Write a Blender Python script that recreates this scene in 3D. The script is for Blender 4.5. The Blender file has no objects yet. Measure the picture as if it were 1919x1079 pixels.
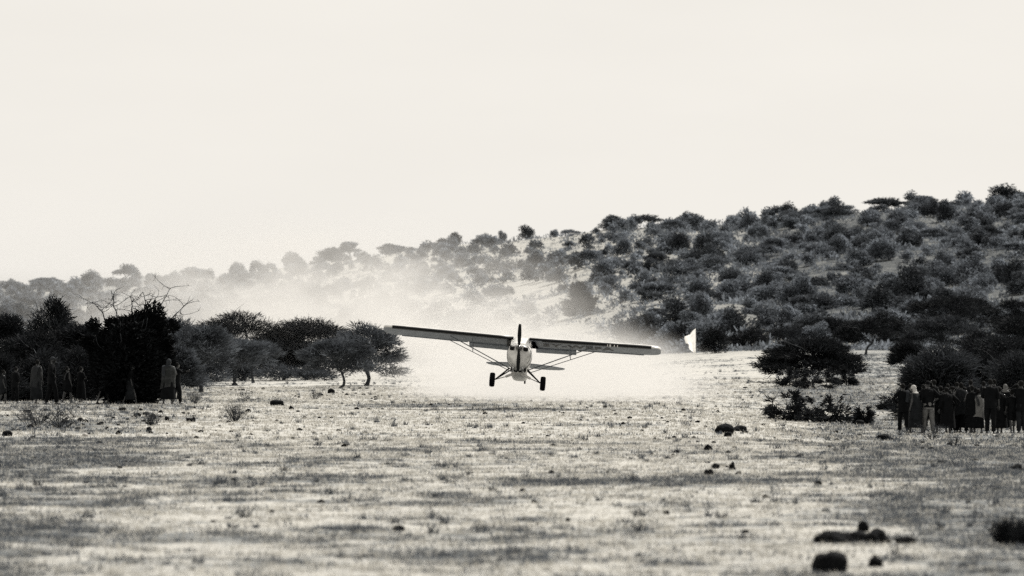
import bpy, bmesh, math, random
import numpy as np
from mathutils import Vector, Matrix, noise as mnoise

SC = bpy.context.scene
COL = SC.collection
R = math.radians

# ------------------------------------------------------------------ camera
F = 10661.0            # focal length in photograph pixels (200 mm lens, 36 mm sensor, 1919 px)
HZ = 650.0             # horizon row in the photograph
CAMH = 2.4
cam_d = bpy.data.cameras.new('camera')
cam = bpy.data.objects.new('camera', cam_d); COL.objects.link(cam)
cam_d.lens = 200; cam_d.sensor_width = 36
cam_d.shift_y = (HZ - 539.5) / 1919.0
cam_d.clip_start = 0.5; cam_d.clip_end = 9000
cam.location = (0, 0, CAMH); cam.rotation_euler = (R(90), 0, 0)
cam_d.dof.use_dof = True; cam_d.dof.focus_distance = 218; cam_d.dof.aperture_fstop = 2.6
SC.camera = cam

# ------------------------------------------------------------------ light
SUN_EL, SUN_AZ = 50.0, 36.0      # behind the plane, a little to the right (azimuth from +Y towards +X)
SKY_LEVEL = 0.88
world = bpy.data.worlds.new('World'); SC.world = world; world.use_nodes = True
wn = world.node_tree; wn.nodes.clear()
sky = wn.nodes.new('ShaderNodeTexSky'); sky.sky_type = 'NISHITA'; sky.sun_disc = False
sky.sun_elevation = R(SUN_EL); sky.sun_rotation = R(SUN_AZ)
sky.dust_density = 2.0
bw = wn.nodes.new('ShaderNodeRGBToBW')
# thin bright cloud sheet: evens the blue sky out to a pale cover, with faint wisps
tc = wn.nodes.new('ShaderNodeTexCoord')
mp = wn.nodes.new('ShaderNodeMapping'); mp.inputs['Scale'].default_value = (1, 1, 3.5)
nz = wn.nodes.new('ShaderNodeTexNoise'); nz.inputs['Scale'].default_value = 14; nz.inputs['Detail'].default_value = 5
wr = wn.nodes.new('ShaderNodeMapRange')
wr.inputs['From Min'].default_value = 0.35; wr.inputs['From Max'].default_value = 0.7
wr.inputs['To Min'].default_value = 0.978; wr.inputs['To Max'].default_value = 1.01
clampn = wn.nodes.new('ShaderNodeMath'); clampn.operation = 'MULTIPLY_ADD'
clampn.inputs[1].default_value = 2.1; clampn.inputs[2].default_value = 0.0
mul = wn.nodes.new('ShaderNodeMath'); mul.operation = 'MULTIPLY'
mn = wn.nodes.new('ShaderNodeMath'); mn.operation = 'MINIMUM'; mn.inputs[1].default_value = 7.15
tint = wn.nodes.new('ShaderNodeMix'); tint.data_type = 'RGBA'; tint.blend_type = 'MULTIPLY'
tint.inputs['Factor'].default_value = 1.0
tint.inputs['B'].default_value = (1.0, 0.962, 0.895, 1)
bg = wn.nodes.new('ShaderNodeBackground'); bg.inputs['Strength'].default_value = 0.1
wo = wn.nodes.new('ShaderNodeOutputWorld')
L = wn.links.new
L(sky.outputs[0], bw.inputs[0]); L(bw.outputs[0], clampn.inputs[0]); L(clampn.outputs[0], mn.inputs[0])
L(tc.outputs['Generated'], mp.inputs[0]); L(mp.outputs[0], nz.inputs['Vector']); L(nz.outputs[0], wr.inputs[0])
L(mn.outputs[0], mul.inputs[0]); L(wr.outputs[0], mul.inputs[1])
L(mul.outputs[0], tint.inputs['A']); L(tint.outputs['Result'], bg.inputs[0]); L(bg.outputs[0], wo.inputs[0])

sun_d = bpy.data.lights.new('sun', 'SUN'); sun_d.energy = 4.6; sun_d.angle = R(0.6); sun_d.color = (1, 0.97, 0.92)
sun = bpy.data.objects.new('sun', sun_d); COL.objects.link(sun)
sd = Vector((math.sin(R(SUN_AZ)) * math.cos(R(SUN_EL)), math.cos(R(SUN_AZ)) * math.cos(R(SUN_EL)), math.sin(R(SUN_EL))))
sun.rotation_euler = sd.to_track_quat('Z', 'Y').to_euler(); sun.location = (60, 160, 220)

SC.view_settings.view_transform = 'Standard'; SC.view_settings.look = 'None'
SC.view_settings.exposure = 0.32; SC.view_settings.gamma = 1.0; SC.view_settings.use_curve_mapping = False
SC.cycles.max_bounces = 6; SC.cycles.diffuse_bounces = 3; SC.cycles.transparent_max_bounces = 8
SC.cycles.volume_bounces = 3
SC.cycles.volume_max_steps = 128
SC.cycles.use_denoising = False

# ------------------------------------------------------------------ helpers
def mat(name, rgb, rough=0.8, metal=0.0, var=0.0, scale=5.0, translucent=0.0, bump=0.0, spec=0.3, attr=None):
    m = bpy.data.materials.new(name); m.use_nodes = True
    nt = m.node_tree; b = nt.nodes['Principled BSDF']
    b.inputs['Base Color'].default_value = (*rgb, 1); b.inputs['Roughness'].default_value = rough
    b.inputs['Metallic'].default_value = metal; b.inputs['Specular IOR Level'].default_value = spec
    if var > 0 or bump > 0:
        t = nt.nodes.new('ShaderNodeTexCoord'); n = nt.nodes.new('ShaderNodeTexNoise')
        n.inputs['Scale'].default_value = scale; n.inputs['Detail'].default_value = 5
        nt.links.new(t.outputs['Object'], n.inputs['Vector'])
        if var > 0:
            mr = nt.nodes.new('ShaderNodeMapRange')
            mr.inputs['From Min'].default_value = 0.3; mr.inputs['From Max'].default_value = 0.7
            mr.inputs['To Min'].default_value = 1 - var; mr.inputs['To Max'].default_value = 1 + var
            hs = nt.nodes.new('ShaderNodeMix'); hs.data_type = 'RGBA'; hs.blend_type = 'MULTIPLY'
            hs.inputs['Factor'].default_value = 1; hs.inputs['A'].default_value = (*rgb, 1)
            nt.links.new(n.outputs[0], mr.inputs[0])
            src = mr.outputs[0]
            if attr:
                at_ = nt.nodes.new('ShaderNodeAttribute'); at_.attribute_name = attr
                mm = nt.nodes.new('ShaderNodeMath'); mm.operation = 'MULTIPLY'
                nt.links.new(src, mm.inputs[0]); nt.links.new(at_.outputs['Fac'], mm.inputs[1]); src = mm.outputs[0]
            nt.links.new(src, hs.inputs['B'])
            nt.links.new(hs.outputs['Result'], b.inputs['Base Color'])
        if bump > 0:
            bp = nt.nodes.new('ShaderNodeBump'); bp.inputs['Strength'].default_value = bump
            bp.inputs['Distance'].default_value = 0.05
            nt.links.new(n.outputs[0], bp.inputs['Height']); nt.links.new(bp.outputs[0], b.inputs['Normal'])
    if translucent > 0:
        tr = nt.nodes.new('ShaderNodeBsdfTranslucent'); mx = nt.nodes.new('ShaderNodeMixShader')
        mx.inputs[0].default_value = translucent
        if var > 0: nt.links.new(hs.outputs['Result'], tr.inputs[0])
        else: tr.inputs[0].default_value = (*rgb, 1)
        out = nt.nodes['Material Output']
        nt.links.new(b.outputs[0], mx.inputs[1]); nt.links.new(tr.outputs[0], mx.inputs[2]); nt.links.new(mx.outputs[0], out.inputs[0])
    return m

def tag(o, label=None, cat=None, group=None, kind=None):
    if label: o['label'] = label
    if cat: o['category'] = cat
    if group: o['group'] = group
    if kind: o['kind'] = kind
    return o

def empty(name, loc=(0, 0, 0), rz=0):
    o = bpy.data.objects.new(name, None); COL.objects.link(o)
    o.location = loc; o.rotation_euler = (0, 0, rz); o.empty_display_size = 0.3
    return o

def link(name, me, parent=None, m=None):
    o = bpy.data.objects.new(name, me); COL.objects.link(o)
    if parent is not None: o.parent = parent
    if m is not None:
        if len(me.materials): me.materials.clear()
        for x in (m if isinstance(m, (list, tuple)) else [m]): me.materials.append(x)
    return o

def np_mesh(name, V, Q, vattr=None, smooth=False, mi=None):
    """V (n,3), Q (k,4) or (k,3)"""
    me = bpy.data.meshes.new(name); V = np.asarray(V, np.float32); Q = np.asarray(Q, np.int32)
    k = Q.shape[1]
    me.vertices.add(len(V)); me.vertices.foreach_set('co', V.ravel())
    me.loops.add(Q.size); me.loops.foreach_set('vertex_index', Q.ravel())
    me.polygons.add(len(Q)); me.polygons.foreach_set('loop_start', np.arange(len(Q), dtype=np.int32) * k)
    if mi is not None: me.polygons.foreach_set('material_index', np.asarray(mi, np.int32))
    if smooth: me.polygons.foreach_set('use_smooth', np.ones(len(Q), bool))
    me.update(calc_edges=True)
    for n_, a in (vattr or {}).items():
        at_ = me.attributes.new(n_, 'FLOAT', 'POINT'); at_.data.foreach_set('value', np.asarray(a, np.float32))
    return me

def hash2(ix, iy, seed):
    n = (ix.astype(np.int64) * 374761393 + iy.astype(np.int64) * 668265263 + seed * 974634777) & 0xFFFFFFFF
    n = ((n ^ (n >> 13)) * 1274126177) & 0xFFFFFFFF
    return ((n ^ (n >> 16)) & 0xFFFF) / 65535.0
def vnoise(x, y, seed=0):
    x = np.asarray(x, float); y = np.asarray(y, float)
    ix = np.floor(x); iy = np.floor(y); fx = x - ix; fy = y - iy
    fx = fx * fx * (3 - 2 * fx); fy = fy * fy * (3 - 2 * fy)
    a = hash2(ix, iy, seed); b = hash2(ix + 1, iy, seed); c = hash2(ix, iy + 1, seed); d = hash2(ix + 1, iy + 1, seed)
    return (a * (1 - fx) + b * fx) * (1 - fy) + (c * (1 - fx) + d * fx) * fy
def fbm(x, y, seed=0, octv=4):
    s = 0; a = 0.5; t = 0
    for i in range(octv):
        s = s + a * vnoise(x * 2 ** i + 17.3 * i, y * 2 ** i - 9.1 * i, seed + i); t += a; a *= 0.5
    return s / t
def sst(x, a, b):
    t = np.clip((np.asarray(x, float) - a) / (b - a), 0, 1); return t * t * (3 - 2 * t)

# ------------------------------------------------------------------ terrain
SKX = [-1400, -300, 0, 60, 240, 430, 520, 600, 700, 850, 980, 1060, 1130, 1280, 1440, 1560, 1700, 1850, 1919, 2300, 3400]
SKY_ = [565, 546, 543, 541, 531, 518, 503, 495, 481, 460, 448, 444, 430, 420, 416, 400, 392, 385, 380, 360, 400]
def ground(X, Y):
    X = np.asarray(X, float); Y = np.asarray(Y, float)
    Ys = np.maximum(Y, 60.0)
    px = 959.5 + F * X / Ys
    px = np.clip(px, -1400, 3400)
    near = -0.6 * sst(X, 4, 14) * sst(Y, 110, 190) * (1 - sst(Y, 215, 300))
    near = near + 0.10 * (fbm(X / 14, Y / 14, 3, 2) - .5) * sst(Y, 20, 60)
    near = near + 0.05 * (fbm(X / 2.6, Y / 2.6, 7, 3) - .5)
    yf = np.interp(px, [0, 900, 1300, 1919], [620, 580, 500, 470])
    zf = np.interp(px, [0, 900, 1250, 1400, 1919], [.4, .6, 1.8, 2.1, 2.2])
    yr = np.interp(px, [-1400, 0, 500, 700, 1130, 1919, 3400], [1500, 1400, 1300, 1150, 1000, 950, 1000])
    skr = np.interp(px, SKX, SKY_)
    zr = CAMH + (HZ - skr) / F * yr
    rise = zf * sst(Y, 245, yf)
    t = np.clip((Y - yf) / (yr - yf), 0, 1)
    hill = (zr - zf) * (t ** 1.05 * 0.96 + .04 * sst(t, 0, 1))
    beyond = np.clip(Y - yr, 0, 4000) * -0.03
    wob = sst(Y, yf, yf + 80) * ((fbm(X / 38, Y / 60, 11, 3) - .5) * 2.6 + (fbm(X / 9, Y / 14, 21, 3) - .5) * 1.0)
    return near + rise + hill + np.maximum(beyond, -25) + wob * (1 - .6 * sst(t, .8, 1))
def g1(x, y): return float(ground(np.array([x]), np.array([y]))[0])
_TY = np.concatenate([np.arange(30, 420, 0.5), np.arange(420, 1600, 1.5)])
def at(px, py):
    """the point of the ground seen at photograph pixel (px, py): (x, y, z) and the scale there in px/m"""
    u = (px - 959.5) / F
    z = CAMH + (HZ - py) / F * _TY
    d = z - ground(u * _TY, _TY)
    k = np.nonzero(d < 0)[0]
    k = int(k[0]) if len(k) else int(np.argmin(d))
    y = float(_TY[k])
    if k > 0 and d[k] < 0:
        a, b = d[k - 1], d[k]; y = float(_TY[k - 1] + (_TY[k] - _TY[k - 1]) * a / (a - b))
    x = u * y
    return (x, y, g1(x, y)), F / y

def patch(X, Y):
    """0 = pale trodden dust and straw, 1 = dark standing grass, with a painted vignette at the sides"""
    side = sst(np.abs(X + 0.6) - .042 * np.maximum(Y, 0), .6, 4.2)  # widens with the view: vignette darkening put into the grass mask
    a = fbm(X / 3.6, Y / 5.5, 31, 4)
    b = fbm(X / .9, Y / 1.4, 41, 3)
    p = .75 * sst(a * .5 + b * .5 + side * 0.17 + .07 * sst(X - .045 * Y, -.5, 4.5) - .03 - .05 * sst(Y, 100, 160) * (1 - side) + .035 * (1 - sst(Y, 62, 100)), .47, .66)  # right and near terms deepen the same painted edge darkening
    for cx, cy, rx, ry, st in STREAKS:
        d = np.sqrt(((X - cx) / rx) ** 2 + ((Y - cy) / ry) ** 2) + (b - .5) * 1.5
        p = p + st * (1 - sst(d, .45, 1.1))
    return np.clip(p, 0, 1)
STREAKS = []
for px_, py_, w_, h_, st_ in [(1090, 905, 190, 9, .9), (1330, 903, 190, 11, 1), (580, 897, 110, 12, .8), (410, 905, 90, 9, .5), (665, 989, 85, 9, .9), (840, 928, 60, 5, .8), (790, 761, 180, 4, 1.2), (960, 768, 140, 3, .9), (60, 1000, 150, 20, .6), (150, 870, 170, 14, .5),
        (1480, 857, 70, 6, .7), (90, 797, 120, 9, .8), (1740, 960, 150, 25, .5), (1850, 880, 90, 12, .6), (1860, 824, 100, 6, .8), (1130, 797, 130, 4, .6), (840, 1040, 90, 12, .5), (300, 1050, 120, 14, .4), (1520, 740, 130, 8, .6), (480, 752, 80, 3, .6)]:
    P_, s_ = at(px_, py_); STREAKS.append((P_[0], P_[1], w_ / s_, max(h_ * P_[1] ** 2 / (F * CAMH), .8), st_))

ys = np.concatenate([np.linspace(-60, 36, 20), np.arange(38, 300, .75), np.arange(300, 620, 2.2), np.arange(620, 1500, 5.0), np.linspace(1510, 4200, 30)])
us = np.concatenate([np.linspace(-.9, -.125, 50)[:-1], np.linspace(-.125, .125, 330), np.linspace(.125, .9, 50)[1:]])
YY, UU = np.meshgrid(ys, us, indexing='ij')
XX = UU * np.maximum(YY, 42)
ZZ = ground(XX, YY)
V = np.stack([XX, YY, ZZ], -1).reshape(-1, 3)
nr, nc = YY.shape
i0 = (np.arange(nr - 1)[:, None] * nc + np.arange(nc - 1)[None, :]).ravel()
Q = np.stack([i0, i0 + 1, i0 + nc + 1, i0 + nc], -1)
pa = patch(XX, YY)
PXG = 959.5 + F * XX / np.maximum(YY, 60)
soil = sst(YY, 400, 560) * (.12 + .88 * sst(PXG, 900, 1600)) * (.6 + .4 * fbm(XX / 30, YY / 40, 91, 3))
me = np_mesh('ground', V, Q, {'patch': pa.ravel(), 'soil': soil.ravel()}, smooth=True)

def ground_material():
    m = bpy.data.materials.new('dry_grass_ground'); m.use_nodes = True; nt = m.node_tree; N = nt.nodes.new; K = nt.links.new
    b = nt.nodes['Principled BSDF']; b.inputs['Roughness'].default_value = 0.95; b.inputs['Specular IOR Level'].default_value = 0.1
    tc = N('ShaderNodeTexCoord')
    def nse(scale, detail, rough=.6):
        n = N('ShaderNodeTexNoise'); n.inputs['Scale'].default_value = scale; n.inputs['Detail'].default_value = detail
        n.inputs['Roughness'].default_value = rough; K(tc.outputs['Object'], n.inputs['Vector']); return n
    def mr(src, a, b_, c, d):
        r = N('ShaderNodeMapRange'); r.inputs['From Min'].default_value = a; r.inputs['From Max'].default_value = b_
        r.inputs['To Min'].default_value = c; r.inputs['To Max'].default_value = d; K(src, r.inputs[0]); return r
    fine = nse(2.2, 10, .75); mid = nse(.55, 6)
    ramp = mr(fine.outputs[0], .33, .63, 0, 1)       # bits of dark stubble between straw
    ramp2 = mr(mid.outputs[0], .38, .62, 0, 1)
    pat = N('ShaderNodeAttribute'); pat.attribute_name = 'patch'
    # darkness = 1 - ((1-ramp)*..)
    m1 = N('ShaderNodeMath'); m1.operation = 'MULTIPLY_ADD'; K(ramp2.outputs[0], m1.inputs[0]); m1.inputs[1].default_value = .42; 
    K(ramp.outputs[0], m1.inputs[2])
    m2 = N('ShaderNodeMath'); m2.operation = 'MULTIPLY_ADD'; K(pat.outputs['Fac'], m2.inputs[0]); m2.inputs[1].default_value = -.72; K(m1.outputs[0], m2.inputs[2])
    cr = N('ShaderNodeValToRGB'); K(m2.outputs[0], cr.inputs[0])
    e = cr.color_ramp.elements
    e[0].position = 0.0; e[0].color = (.078, .086, .092, 1)
    e[1].position = 1.0; e[1].color = (.48, .465, .425, 1)
    x = e.new(.30); x.color = (.20, .207, .205, 1)
    x = e.new(.62); x.color = (.41, .40, .37, 1)
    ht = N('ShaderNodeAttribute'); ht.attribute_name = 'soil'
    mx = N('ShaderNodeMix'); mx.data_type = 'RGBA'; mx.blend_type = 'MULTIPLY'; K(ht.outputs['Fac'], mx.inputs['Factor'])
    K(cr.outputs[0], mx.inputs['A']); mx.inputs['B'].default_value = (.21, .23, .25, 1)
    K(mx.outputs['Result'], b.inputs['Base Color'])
    bp = N('ShaderNodeBump'); bp.inputs['Strength'].default_value = .9; bp.inputs['Distance'].default_value = .06
    K(fine.outputs[0], bp.inputs['Height']); K(bp.outputs[0], b.inputs['Normal'])
    return m
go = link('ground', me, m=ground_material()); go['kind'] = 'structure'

# ------------------------------------------------------------------ materials
M = {}
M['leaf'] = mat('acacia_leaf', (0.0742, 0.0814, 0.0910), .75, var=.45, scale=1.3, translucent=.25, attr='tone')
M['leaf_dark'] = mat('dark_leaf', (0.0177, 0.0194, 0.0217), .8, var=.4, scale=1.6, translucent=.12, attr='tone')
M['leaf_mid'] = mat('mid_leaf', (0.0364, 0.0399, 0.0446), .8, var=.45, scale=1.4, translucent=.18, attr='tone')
M['dark_stem'] = mat('dark_stem', (0.0155, 0.0170, 0.0190), .9, spec=.06)
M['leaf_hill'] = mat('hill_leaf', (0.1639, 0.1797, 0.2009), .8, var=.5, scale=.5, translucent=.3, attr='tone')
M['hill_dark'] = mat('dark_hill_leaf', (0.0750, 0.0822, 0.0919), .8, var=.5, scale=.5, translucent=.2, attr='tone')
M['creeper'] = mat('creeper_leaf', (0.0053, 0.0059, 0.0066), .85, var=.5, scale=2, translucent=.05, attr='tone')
M['bark'] = mat('bark', (0.0418, 0.0458, 0.0512), .9, var=.4, scale=9, bump=.5)
M['twig'] = mat('grey_twig', (.10, .10, .098), .9, var=.4, scale=9)
M['stone'] = mat('lava_stone', (0.0069, 0.0075, 0.0084), .85, var=.7, scale=5, bump=1.0)
M['stone_pale'] = mat('pale_stone', (.45, .43, .40), .85, var=.4, scale=6, bump=.6)
M['straw'] = mat('straw', (.46, .445, .405), .9, var=.35, scale=1.5, translucent=.35)
M['grass'] = mat('dark_grass', (0.1136, 0.1246, 0.1393), .9, var=.4, scale=1.5, translucent=.2)

# ------------------------------------------------------------------ plants
def sprays(P, D, Ln, W, rng):
    n = len(P); D = D / np.maximum(np.linalg.norm(D, axis=1, keepdims=True), 1e-6)
    S = np.cross(D, rng.normal(size=(n, 3))); S /= np.maximum(np.linalg.norm(S, axis=1, keepdims=True), 1e-6)
    Ln = np.broadcast_to(Ln, (n,))[:, None]; W = np.broadcast_to(W, (n,))[:, None]
    a = P - S * W * .5; b = P + S * W * .5; c = P + D * Ln + S * W * .22; d = P + D * Ln - S * W * .22
    V = np.stack([a, b, c, d], 1).reshape(-1, 3)
    Q = np.arange(4 * n).reshape(-1, 4)
    return V, Q
def foliage(name, lumps, n, ln, wd, rng, up=.35, outward=.8, jit=.7, shell=2.2):
    lumps = np.asarray(lumps, float)
    wgt = (lumps[:, 3] * lumps[:, 4] * lumps[:, 5]) ** (2 / 3.); wgt /= wgt.sum()
    idx = rng.choice(len(lumps), n, p=wgt); Lp = lumps[idx]
    d = rng.normal(size=(n, 3)); d /= np.linalg.norm(d, axis=1, keepdims=True)
    r = rng.random(n)[:, None] ** (1 / shell)
    P = Lp[:, :3] + d * r * Lp[:, 3:6]
    ctr = lumps[:, :3].mean(0); o = P - ctr; o[:, 2] *= .4; o /= np.maximum(np.linalg.norm(o, axis=1, keepdims=True), 1e-6)
    D = o * outward + d * .5 + rng.normal(size=(n, 3)) * jit; D[:, 2] = D[:, 2] * .55 + up
    P[:, 2] = np.maximum(P[:, 2], .02)
    V, Q = sprays(P, D, ln * rng.uniform(.55, 1.35, n), wd * rng.uniform(.6, 1.3, n), rng)
    tone_l = rng.uniform(.55, 1.5, len(lumps))[idx] * rng.uniform(.5, 1.5, n)
    return np_mesh(name, V, Q, {'tone': np.repeat(tone_l, 4)})

def tubes(name, lines, sides=6):
    """lines: list of (pts (n,3), radii (n,))"""
    Vs, Qs, off = [], [], 0
    ang = np.arange(sides) * 2 * math.pi / sides
    for P, r in lines:
        P = np.asarray(P, float); r = np.asarray(r, float); n = len(P)
        T = np.gradient(P, axis=0); T /= np.maximum(np.linalg.norm(T, axis=1, keepdims=True), 1e-9)
        ref = np.array([0.13, .97, .2]) if abs(T[0, 1]) < .9 else np.array([1., 0, 0.1])
        A = np.cross(T, ref); A /= np.maximum(np.linalg.norm(A, axis=1, keepdims=True), 1e-9); B = np.cross(T, A)
        ring = P[:, None, :] + r[:, None, None] * (np.cos(ang)[None, :, None] * A[:, None, :] + np.sin(ang)[None, :, None] * B[:, None, :])
        Vs.append(ring.reshape(-1, 3))
        i = (np.arange(n - 1)[:, None] * sides + np.arange(sides)[None, :]); j = (np.arange(n - 1)[:, None] * sides + (np.arange(sides)[None, :] + 1) % sides)
        Qs.append(np.stack([i, j, j + sides, i + sides], -1).reshape(-1, 4) + off)
        # end caps collapse to centre points
        c0 = len(ring.reshape(-1, 3)) + off
        Vs.append(np.array([P[0], P[-1]]))
        k = np.arange(sides); k2 = (k + 1) % sides
        Qs.append(np.stack([k2 + off, k + off, np.full(sides, c0), np.full(sides, c0)], -1))
        last = off + (n - 1) * sides
        Qs.append(np.stack([k + last, k2 + last, np.full(sides, c0 + 1), np.full(sides, c0 + 1)], -1))
        off = c0 + 2
    V = np.concatenate(Vs); Q = np.concatenate(Qs)
    me = bpy.data.meshes.new(name)
    faces = [tuple(q) if q[2] != q[3] else tuple(q[:3]) for q in Q.tolist()]
    me.from_pydata(V.tolist(), [], faces); me.update()
    me.polygons.foreach_set('use_smooth', [True] * len(me.polygons))
    return me
def curve_pts(a, b, rng, n=6, bend=.12, sag=0.):
    a = np.asarray(a, float); b = np.asarray(b, float); t = np.linspace(0, 1, n)[:, None]
    ln = np.linalg.norm(b - a); off = rng.normal(size=3) * bend * ln
    P = a + (b - a) * t + off * np.sin(t * math.pi) + rng.normal(size=(n, 3)) * ln * .018 * np.sin(t * math.pi)
    P[:, 2] += sag * ln * np.sin(t[:, 0] * math.pi)
    return P
def trunk_lines(rng, w, h, fork=.3, limbs=6, r0=.1, stems=1, ztop=.7):
    out = []
    for s_ in range(stems):
        a0 = rng.uniform(0, 6.28); off = 0 if stems == 1 else .12 * w
        base = np.array([math.cos(a0) * off * .4, math.sin(a0) * off * .4, -.08])
        fk = np.array([math.cos(a0) * off + rng.normal() * .06 * w, math.sin(a0) * off, fork * h * rng.uniform(.85, 1.2)])
        P = curve_pts(base, fk, rng, 7, .10); rr = np.linspace(r0 * 1.25, r0 * .75, 7); rr[0] *= 1.35
        out.append((P, rr))
        for k in range(limbs):
            a = 2 * math.pi * (k + rng.random() * .7) / limbs
            rad = w * .5 * rng.uniform(.35, .85)
            e = np.array([math.cos(a) * rad, math.sin(a) * rad, h * ztop * rng.uniform(.85, 1.12) * (1 - .15 * (rad / (w * .5)) ** 2)])
            q = curve_pts(fk, e, rng, 7, .1, .07); rq = np.linspace(r0 * .6, r0 * .14, 7)
            out.append((q, rq))
            for j in range(3):
                t = rng.integers(2, 6); st = q[t]; e2 = st + (e - fk) * rng.uniform(.3, .6) + rng.normal(size=3) * np.array([.16, .16, .08]) * w * .6
                out.append((curve_pts(st, e2, rng, 5, .1, .05), np.linspace(rq[t] * .7, .008, 5)))
    return out
def umbrella_lumps(rng, w, h, n=34, under=.42, flat=.5, pad=.16):
    out = []
    for k in range(n):
        r = math.sqrt(rng.random()) * .93; a = rng.uniform(0, 6.283)
        top = h * (1 - flat * (1 - under) * r ** 2.3) * rng.uniform(.93, 1.0)
        lo = h * (under - .10 * r + .06)
        z = top - pad * h * .5 if rng.random() < .72 else rng.uniform(lo, top)
        pr = w * pad * rng.uniform(.7, 1.25)
        out.append((math.cos(a) * r * (w / 2 - pr * .7), math.sin(a) * r * (w / 2 - pr * .7), z - .02 * h, pr, pr, h * rng.uniform(.06, .105)))
    return out
def dome_lumps(rng, w, h, n=22, base=.1, sq=1.0):
    out = []
    for k in range(n):
        a = rng.uniform(0, 6.283); ph = rng.uniform(0, 1); r = math.sqrt(1 - ph ** 2) * rng.uniform(.35, .85)
        z = base * h + ph * (1 - base) * h * rng.uniform(.6, .86)
        pr = w * rng.uniform(.12, .22)
        out.append((math.cos(a) * r * w / 2, math.sin(a) * r * w / 2, max(z, pr * .5), pr, pr, min(pr * .8, h * .2) * sq))
    return out

def tree(px, by, wpx, ty, style, label, name='acacia_tree', m='leaf', n=7000, cat='tree', group=None, seed=None, trunkx=None, leaf=(.30, .045), stems=1, fork=.3, r0=None, lumps=None, y_override=None):
    if y_override is None: P, s = at(px, by)
    else:
        y = y_override; x = (px - 959.5) / F * y; P = (x, y, g1(x, y)); s = F / y
        by = HZ + (CAMH - P[2]) * s
    w = wpx / s; h = (by - ty) / s
    rng = np.random.default_rng(seed if seed is not None else int(px * 7 + by))
    root = empty(name, P); tag(root, label, cat, group)
    if style == 'umbrella': lp = umbrella_lumps(rng, w, h, 44, pad=.135)
    elif style == 'dense': lp = umbrella_lumps(rng, w, h, 46, under=.22, flat=.9, pad=.16)
    elif style == 'low': lp = umbrella_lumps(rng, w, h, 50, under=.26, flat=.62, pad=.15)
    elif style == 'dome': lp = dome_lumps(rng, w, h, 30)
    elif style == 'ragged': lp = [(rng.uniform(-.42, .42) * w, rng.uniform(-.35, .35) * w, z_ * h, rng.uniform(.03, .10) * w, .10 * w, rng.uniform(.05, .13) * h) for z_ in list(rng.uniform(.05, .38, 20)) + list(rng.uniform(.3, .85, 9))] + [(a_ * w, 0, z_ * h, .05 * w, .06 * w, .09 * h) for a_ in rng.uniform(-.3, .3, 2) for z_ in (.45, .6, .75, .9)]
    elif style == 'custom': lp = [(a * w, b * w * .8, c * h, d * w, d * w * .9, e * h) for a, b, c, d, e in lumps]
    link('crown', foliage('crown', lp, n, leaf[0], leaf[1], rng), root, M[m])
    if r0 is None: r0 = .022 * h + .02
    link('trunk', tubes('trunk', trunk_lines(rng, w * .85, h, fork, 6, r0, stems)), root, M['bark'])
    return root, w, h, s, rng

G1 = 'acacia trees at the left edge of the strip'
G2 = 'acacia trees at the right edge of the strip'
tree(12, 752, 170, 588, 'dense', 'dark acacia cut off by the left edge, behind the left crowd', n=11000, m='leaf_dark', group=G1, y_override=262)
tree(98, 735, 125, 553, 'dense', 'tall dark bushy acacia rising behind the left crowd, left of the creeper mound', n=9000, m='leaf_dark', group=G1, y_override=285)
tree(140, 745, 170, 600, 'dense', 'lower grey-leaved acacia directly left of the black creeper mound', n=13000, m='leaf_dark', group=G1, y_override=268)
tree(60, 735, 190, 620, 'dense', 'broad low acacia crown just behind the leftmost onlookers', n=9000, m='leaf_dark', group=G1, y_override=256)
tree(330, 735, 120, 590, 'umbrella', 'spiky acacia half hidden behind the right flank of the creeper mound', n=7000, group=G1, y_override=300)
tree(377, 735, 150, 600, 'umbrella', 'leaning acacia with a bare curved trunk just right of the creeper mound', n=8000, group=G1, r0=.085, fork=.42)
tree(440, 722, 125, 632, 'umbrella', 'small double-stemmed acacia under the big dark crown', n=5200, group=G1, stems=2, r0=.07, fork=.4)
tree(475, 717, 130, 636, 'umbrella', 'small acacia with a forked trunk, third trunk from the creeper mound', n=5500, group=G1, r0=.075, fork=.4)
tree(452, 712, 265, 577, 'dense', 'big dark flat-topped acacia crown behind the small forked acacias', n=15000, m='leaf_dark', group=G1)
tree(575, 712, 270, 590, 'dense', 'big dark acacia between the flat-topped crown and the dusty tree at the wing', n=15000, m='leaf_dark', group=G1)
tree(636, 727, 160, 634, 'umbrella', 'small umbrella acacia standing in front with a twisted bare trunk', n=8500, group=G1, stems=1, r0=.075, fork=.36)
tree(686, 716, 170, 602, 'dense', 'dusty acacia nearest the left wing tip with drooping right side', n=11000, group=G1, fork=.4, y_override=340)
tree(408, 714, 170, 632, 'dense', 'low grey acacia crown filling the space behind the leaning acacia', n=9000, group=G1)
tree(530, 712, 190, 632, 'dense', 'low grey acacia crown between the forked acacia and the front umbrella acacia', n=10000, group=G1)
tree(335, 736, 90, 640, 'dense', 'low grey acacia hidden behind the right foot of the creeper mound', n=6000, group=G1, y_override=262)
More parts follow.
